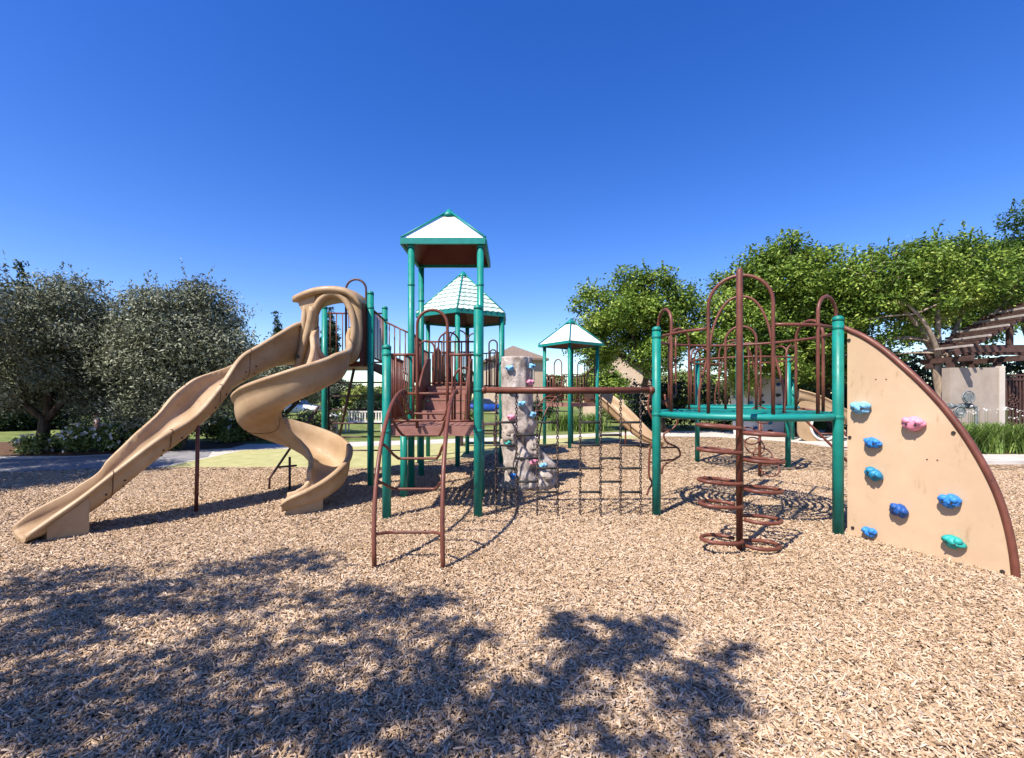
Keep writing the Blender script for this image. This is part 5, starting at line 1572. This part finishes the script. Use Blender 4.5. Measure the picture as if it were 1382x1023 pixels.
# ------------------------------------------------------------------ wall, iron gate, pergola and pipework at right
def right_corner():
    Y = 15.6
    x0, x1 = PX(1283, Y), PX(1349, Y)
    t = thing('stucco_wall', 'beige stucco wall with pale edge trim beside the iron gate', 'wall', ((x0 + x1) / 2, Y, 0))
    zt = 2.70
    MB().box(((x0 + x1) / 2 - 0.02, Y + 0.15, zt / 2 - 0.02), (x1 - x0, 0.3, zt)).build('wall_face', 'stucco', t)
    MB().box((x1 + 0.07, Y + 0.14, zt / 2), (0.18, 0.34, zt + 0.06)).build('corner_trim', 'stucco_trim', t)
    g = thing('iron_gate', 'brown iron bar gate with scroll ornaments at the right edge', 'gate', (x1 + 1.0, Y + 0.2, 0))
    gx0, gx1 = x1 + 0.2, x1 + 2.0
    mb = MB()
    for x in (gx0, gx1): mb.box((x, Y + 0.2, 1.25), (0.07, 0.06, 2.5))
    for z in (0.22, 0.72, 2.28, 2.44): mb.box(((gx0 + gx1) / 2, Y + 0.2, z), (gx1 - gx0 - 0.07, 0.045, 0.06))
    fr = mb.build('gate_frame', 'iron_brown', g)
    n = 14
    for k in range(n):
        x = lerp(gx0, gx1, (k + 1) / (n + 1))
        MB().box((x, Y + 0.205, 1.33), (0.045, 0.028, 2.16)).build('bar', 'iron_brown', g)
    for cx in (gx0 + 0.46, gx0 + 1.05, gx0 + 1.55):
        mb = MB()
        for a in range(6):
            an = a * math.pi / 3
            mb.tube([(cx + 0.11 * math.cos(an) + 0.06 * math.cos(q), Y + 0.165, 1.55 + 0.17 * math.sin(an) + 0.06 * math.sin(q)) for q in [2 * math.pi * j / 12 for j in range(12)]], 0.014, 5, closed=True)
        mb.build('scroll_ornament', 'iron_brown', g)
    MB().box(((gx0 + gx1) / 2, Y + 0.35, 1.2), (gx1 - gx0, 0.03, 2.35)).build('backing_sheet', 'dark_wood', g)
    w = thing('stucco_wall', 'beige stucco wall continuing past the gate at the right edge', 'wall', (gx1 + 2.0, Y, 0))
    MB().box((gx1 + 2.1, Y + 0.15, 1.35), (4.0, 0.3, 2.7)).build('wall_face', 'stucco', w)
    # pergola with sloping rafters
    p = thing('pergola', 'dark brown timber pergola with sloping rafters and slats above the wall', 'pergola', (17.2, Y + 2.0, 0))
    zc = PH(478, Y) ; xl = PX(1284, Y)
    xr = xl + 3.0; slope = (PH(424, Y) - PH(478, Y)) / (PX(1376, Y) - PX(1279, Y))
    ys = [Y - 0.1, Y + 0.95]
    for y in ys:
        MB().beam((xl, y, zc), (xr, y, zc + slope * 3.0), 0.10, 0.22).build('rafter', 'dark_wood', p)
        MB().beam((xr, y, zc + slope * 3.0 - 0.02), (xr + 3.0, y, zc - 0.02), 0.10, 0.22).build('rafter', 'dark_wood', p)
        MB().box((xr, y, (zc + 0.28 + zc + slope * 3.0) / 2 - 0.05), (0.16, 0.13, slope * 3.0 - 0.2)).build('king_post', 'dark_wood', p)
        MB().box((xr, y + 0.005, zc + 0.18), (5.6, 0.14, 0.24)).build('tie_beam', 'dark_wood', p)
    for s in (0.12, 1.75, 4.4):
        MB().box((xl + s + 0.1, (ys[0] + ys[-1]) / 2, zc - 0.17), (0.14, ys[-1] - ys[0] + 0.8, 0.18)).build('wall_plate', 'dark_wood', p)
    for k in range(15):
        s = 0.15 + k * 0.2
        for sg in (-1, 1):
            x = xl + s if sg < 0 else 2 * xr - xl - s
            z = zc + slope * s + 0.16
            MB().box((x, (ys[0] + ys[-1]) / 2 - 0.1, z), (0.09, ys[-1] - ys[0] + 0.7, 0.07)).build('slat', 'dark_wood' if k % 3 else 'weathered_slat', p)
    for x in (x0 + 0.13, x1 + 0.07, xr + 2.6):
        for y in (Y + 0.15, ys[-1]):
            MB().box((x, y, (2.70 + zc - 0.26) / 2 if x < xr else (zc - 0.26) / 2), (0.16, 0.16, zc - 0.26 - 2.70 if x < xr else zc - 0.26)).build('pergola_post', 'dark_wood', p)
    # backflow pipework with round valve wheels
    b = thing('pipe_assembly', 'grey pipe assembly with round valve wheels in front of the stucco wall', 'pipework', (PX(1297, 14.6), 14.6, 0))
    y = 14.6
    z = PH(548, y)
    xa, xb = PX(1272, y), PX(1317, y)
    MB().tube(catmull([(xa, y, -0.05), (xa, y, z - 0.15), (xa + 0.08, y, z - 0.03), (xa + 0.25, y, z), (xb - 0.2, y, z), (xb - 0.04, y, z - 0.03), (xb, y, z - 0.15), (xb, y, -0.05)], 60), 0.05, 10).build('pipe', 'galvanized', b)
    for px in (1283, 1298, 1308):
        x = PX(px, y)
        MB().tube([(x - 0.06, y, z), (x + 0.06, y, z)], 0.09, 12).build('flange', 'galvanized', b)
    for px, pz, r in ((1302, 536, 0.19), (1291, 556, 0.17)):
        x = PX(px, y); zz = PH(pz, y)
        mb = MB()
        yy = y - 0.12
        mb.tube([(x + r * math.cos(2 * math.pi * j / 28), yy, zz + r * math.sin(2 * math.pi * j / 28)) for j in range(28)], 0.022, 8, closed=True)
        for j in range(6):
            an = math.pi * j / 3
            mb.tube([(x, yy, zz), (x + r * math.cos(an), yy, zz + r * math.sin(an))], 0.016, 6)
        mb.tube([(x, yy - 0.02, zz), (x, yy + 0.03, zz)], r * 0.72, 20)
        mb.tube([(x, yy, zz), (x, y, z)], 0.03, 8)
        mb.build('valve_wheel', 'galvanized', b)
right_corner()

# ------------------------------------------------------------------ houses, car, street furniture
def house(label, cx, cy, w, d, wall_h, roof_h, rz, gable=False, over=0.5, wins=()):
    t = thing('house', label, 'house', (cx, cy, 0))
    ca, sa = math.cos(rz), math.sin(rz)
    def P(x, y, z): return (cx + x * ca - y * sa, cy + x * sa + y * ca, z)
    mb = MB().box((cx, cy, wall_h / 2), (w, d, wall_h), rz)
    if gable: mb.prism([P(-w / 2, -d / 2, wall_h), P(w / 2, -d / 2, wall_h), P(0, -d / 2, wall_h + roof_h * 0.97)], Vector(P(0, d, 0)) - Vector(P(0, 0, 0)))
    mb.build('wall', 'house_wall', t)
    W, D = w / 2 + over, d / 2 + over
    rb = MB()
    if gable:
        for sg in (-1, 1):
            rb.prism([P(sg * W, -D, wall_h - over * roof_h / (w / 2)), P(sg * W, D, wall_h - over * roof_h / (w / 2)), P(0, D, wall_h + roof_h), P(0, -D, wall_h + roof_h)], (0, 0, 0.2))
    else:
        rg_ = max(0.3, abs(W - D)) * (0.9 if W != D else 0.2)
        e = [P(-W, -D, wall_h), P(W, -D, wall_h), P(W, D, wall_h), P(-W, D, wall_h)]
        r0, r1 = (P(-rg_, 0, wall_h + roof_h), P(rg_, 0, wall_h + roof_h)) if W >= D else (P(0, -rg_, wall_h + roof_h), P(0, rg_, wall_h + roof_h))
        V = e + [r0, r1] + [(p[0], p[1], p[2] - 0.22) for p in e]
        Fc = [(0, 1, 5, 4), (1, 2, 5), (2, 3, 4, 5), (3, 0, 4)] if W >= D else [(0, 1, 4), (1, 2, 5, 4), (2, 3, 5), (3, 0, 4, 5)]
        Fc += [(0, 6, 7, 1), (1, 7, 8, 2), (2, 8, 9, 3), (3, 9, 6, 0), (9, 8, 7, 6)]
        rb.add(V, Fc)
    rb.build('roof', 'house_roof', t)
    for (x, z, ww, hh) in wins:
        f = MB()
        c = P(x, -d / 2 - 0.03, z)
        f.box((c[0], c[1], z + hh / 2 + 0.04), (ww + 0.16, 0.08, 0.08), rz); f.box((c[0], c[1], z - hh / 2 - 0.04), (ww + 0.16, 0.08, 0.08), rz)
        for sg in (-1, 1):
            q = P(x + sg * (ww / 2 + 0.04), -d / 2 - 0.03, z)
            f.box(q, (0.08, 0.08, hh), rz)
        fo = f.build('window', 'stucco_trim', t)
        q = P(x, -d / 2 - 0.012, z)
        MB().box(q, (ww, 0.02, hh), rz).build('pane', 'car_glass', fo)
    return t
house('two storey tan house with hip roof behind the rock pillar', PX(690, 48), 51.5, 5.2, 7.0, 5.7, 1.6, 0.25, wins=((-1.3, 3.9, 0.9, 1.3), (1.0, 3.9, 0.9, 1.3), (-1.2, 1.4, 1.0, 1.3)))
house('tan gabled house glimpsed between the trees left of the platform', PX(851, 38), 41.0, 5.6, 7.0, 3.3, 2.3, -0.35, gable=True, over=0.5, wins=((-1.0, 2.9, 0.8, 1.1), (1.3, 1.5, 1.2, 1.2)))
house('low tan house wall under the trees behind the front platform', PX(930, 44), 46, 7.5, 6.0, 2.6, 1.5, -0.1, wins=((-1.5, 1.5, 1.0, 1.0), (1.6, 1.5, 1.0, 1.0)))

def car(label, x, y, rz, mat, group=None):
    t = thing('parked_car', label, 'car', (x, y, 0), group)
    ca, sa = math.cos(rz), math.sin(rz)
    def P(u, v, z): return Vector((x + u * ca - v * sa, y + u * sa + v * ca, z))
    secs = [(-2.15, 0.45, 0.82, 0.70), (-2.05, 0.32, 0.92, 0.78), (-1.4, 0.24, 0.98, 0.86), (0.0, 0.22, 0.98, 0.88), (1.3, 0.24, 0.94, 0.86), (1.95, 0.32, 0.80, 0.78), (2.15, 0.45, 0.70, 0.68)]
    L = [[P(u, -w, zb), P(u, -w * 1.03, (zb + zt) / 2), P(u, -w * 0.95, zt), P(u, w * 0.95, zt), P(u, w * 1.03, (zb + zt) / 2), P(u, w, zb)] for u, zb, zt, w in secs]
    MB().loops(L).build('body', mat, t)
    cab = [(-1.75, 0.97, 0.98, 0.78), (-1.25, 0.97, 1.38, 0.70), (-0.3, 0.97, 1.46, 0.70), (0.45, 0.97, 1.40, 0.70), (1.1, 0.95, 0.97, 0.78)]
    L = [[P(u, -0.80, zb - 0.03), P(u, -w, zt), P(u, w, zt), P(u, 0.80, zb - 0.03)] for u, zb, zt, w in cab]
    MB().loops(L, smooth=False).build('cabin_glass', 'car_glass', t)
    MB().loops([[P(u, -w, zz), P(u, -w, zz + 0.045), P(u, w, zz + 0.045), P(u, w, zz)] for u, zz, w in ((-1.3, 1.37, 0.68), (-0.3, 1.455, 0.70), (0.5, 1.39, 0.68))], smooth=False).build('roof', mat, t)
    for u in (-1.35, 1.35):
        for v in (-0.82, 0.82):
            a, b = P(u, v - 0.1, 0.32), P(u, v + 0.1, 0.32)
            wl = MB().tube([a, b], 0.32, 18).build('wheel', 'black_rubber', t)
            sgn = -0.105 if v < 0 else 0.105
            MB().tube([P(u, v + sgn * 0.9, 0.32), P(u, v + sgn * 1.1, 0.32)], 0.19, 14).build('rim', 'galvanized', wl)
    for v in (-0.55, 0.55):
        MB().box(P(2.12, v, 0.60), (0.08, 0.28, 0.12), rz).build('headlight', 'car_white', t)
car('blue car parked on the street behind the rock pillar', PX(655, 45), 45, 0.05, 'car_blue')
car('white car parked beyond the dark hedge at left', PX(126, 40), 40, 0.1, 'car_white')
car('white car half hidden behind the spiral slide and far shrubs', PX(400, 42), 42, 0.0, 'car_white')

def bollard():
    x, y = G(131, 586)
    t = thing('bollard', 'dark round-topped bollard light standing on the lawn edge', 'bollard', (x, y, 0))
    MB().lathe((x, y, -0.05), [(0.115, 0), (0.115, 0.72)], 16).build('shaft', 'iron_brown', t)
    MB().lathe((x, y, 0.67), [(0.09, 0), (0.09, 0.10)], 16).build('lamp_band', 'pale_metal', t)
    MB().lathe((x, y, 0.77), [(0.125, 0), (0.125, 0.07), (0.09, 0.13), (0.03, 0.16)], 16).build('cap', 'iron_brown', t)
bollard()
def trash_can():
    x, y = G(446, 590)
    t = thing('trash_can', 'slatted tan litter bin on the path behind the spiral slide', 'litter bin', (x, y, 0))
    MB().lathe((x, y, 0.0), [(0.24, 0), (0.25, 0.05), (0.27, 0.80)], 20).build('liner', 'bolt_dark', t)
    mb = MB()
    for k in range(18):
        a = 2 * math.pi * k / 18
        mb.box((x + 0.29 * math.cos(a), y + 0.29 * math.sin(a), 0.44), (0.02, 0.075, 0.82), a)
    mb.build('slats', 'can_slat', t)
    MB().lathe((x, y, 0.84), [(0.31, 0), (0.31, 0.05), (0.22, 0.10), (0.14, 0.11)], 20).build('rim', 'pale_metal', t)
trash_can()
def bench():
    x, y = G(492, 583)
    t = thing('park_bench', 'pale slatted bench facing the playground beyond the rung ladder', 'bench', (x, y, 0))
    mb = MB()
    for k in range(14): mb.box((x - 0.85 + k * 1.7 / 13, y + 0.30, 0.72), (0.06, 0.025, 0.42))
    mb.box((x, y + 0.30, 0.96), (1.85, 0.05, 0.07)); mb.box((x, y + 0.30, 0.49), (1.85, 0.05, 0.06))
    mb.build('backrest', 'pale_metal', t)
    mb = MB()
    for k in range(5): mb.box((x, y - 0.15 + k * 0.095, 0.44), (1.8, 0.075, 0.03))
    mb.build('seat', 'pale_metal', t)
    for sg in (-0.85, 0.85):
        for yy in (-0.14, 0.27): MB().box((x + sg, y + yy, 0.205), (0.06, 0.05, 0.43)).build('leg', 'pale_metal', t)
        MB().beam((x + sg * 1.08, y - 0.16, 0.65), (x + sg * 1.08, y + 0.28, 0.67), 0.05, 0.04).build('armrest', 'pale_metal', t)
bench()
def picnic_table():
    x, y = -1.2, 16.3
    t = thing('picnic_table', 'low dark table seen in the shade under the play deck', 'table', (x, y, 0))
    MB().box((x, y, 0.72), (1.7, 0.8, 0.05)).build('table_top', 'dark_wood', t)
    for sg in (-1, 1): MB().box((x, y + sg * 0.68, 0.44), (1.7, 0.28, 0.045)).build('seat', 'dark_wood', t)
    for sg in (-0.6, 0.6):
        MB().box((x + sg, y, 0.345), (0.09, 0.5, 0.70)).build('leg', 'iron_brown', t)
        MB().box((x + sg, y, 0.39), (0.07, 1.5, 0.05)).build('cross_bar', 'iron_brown', t)
picnic_table()
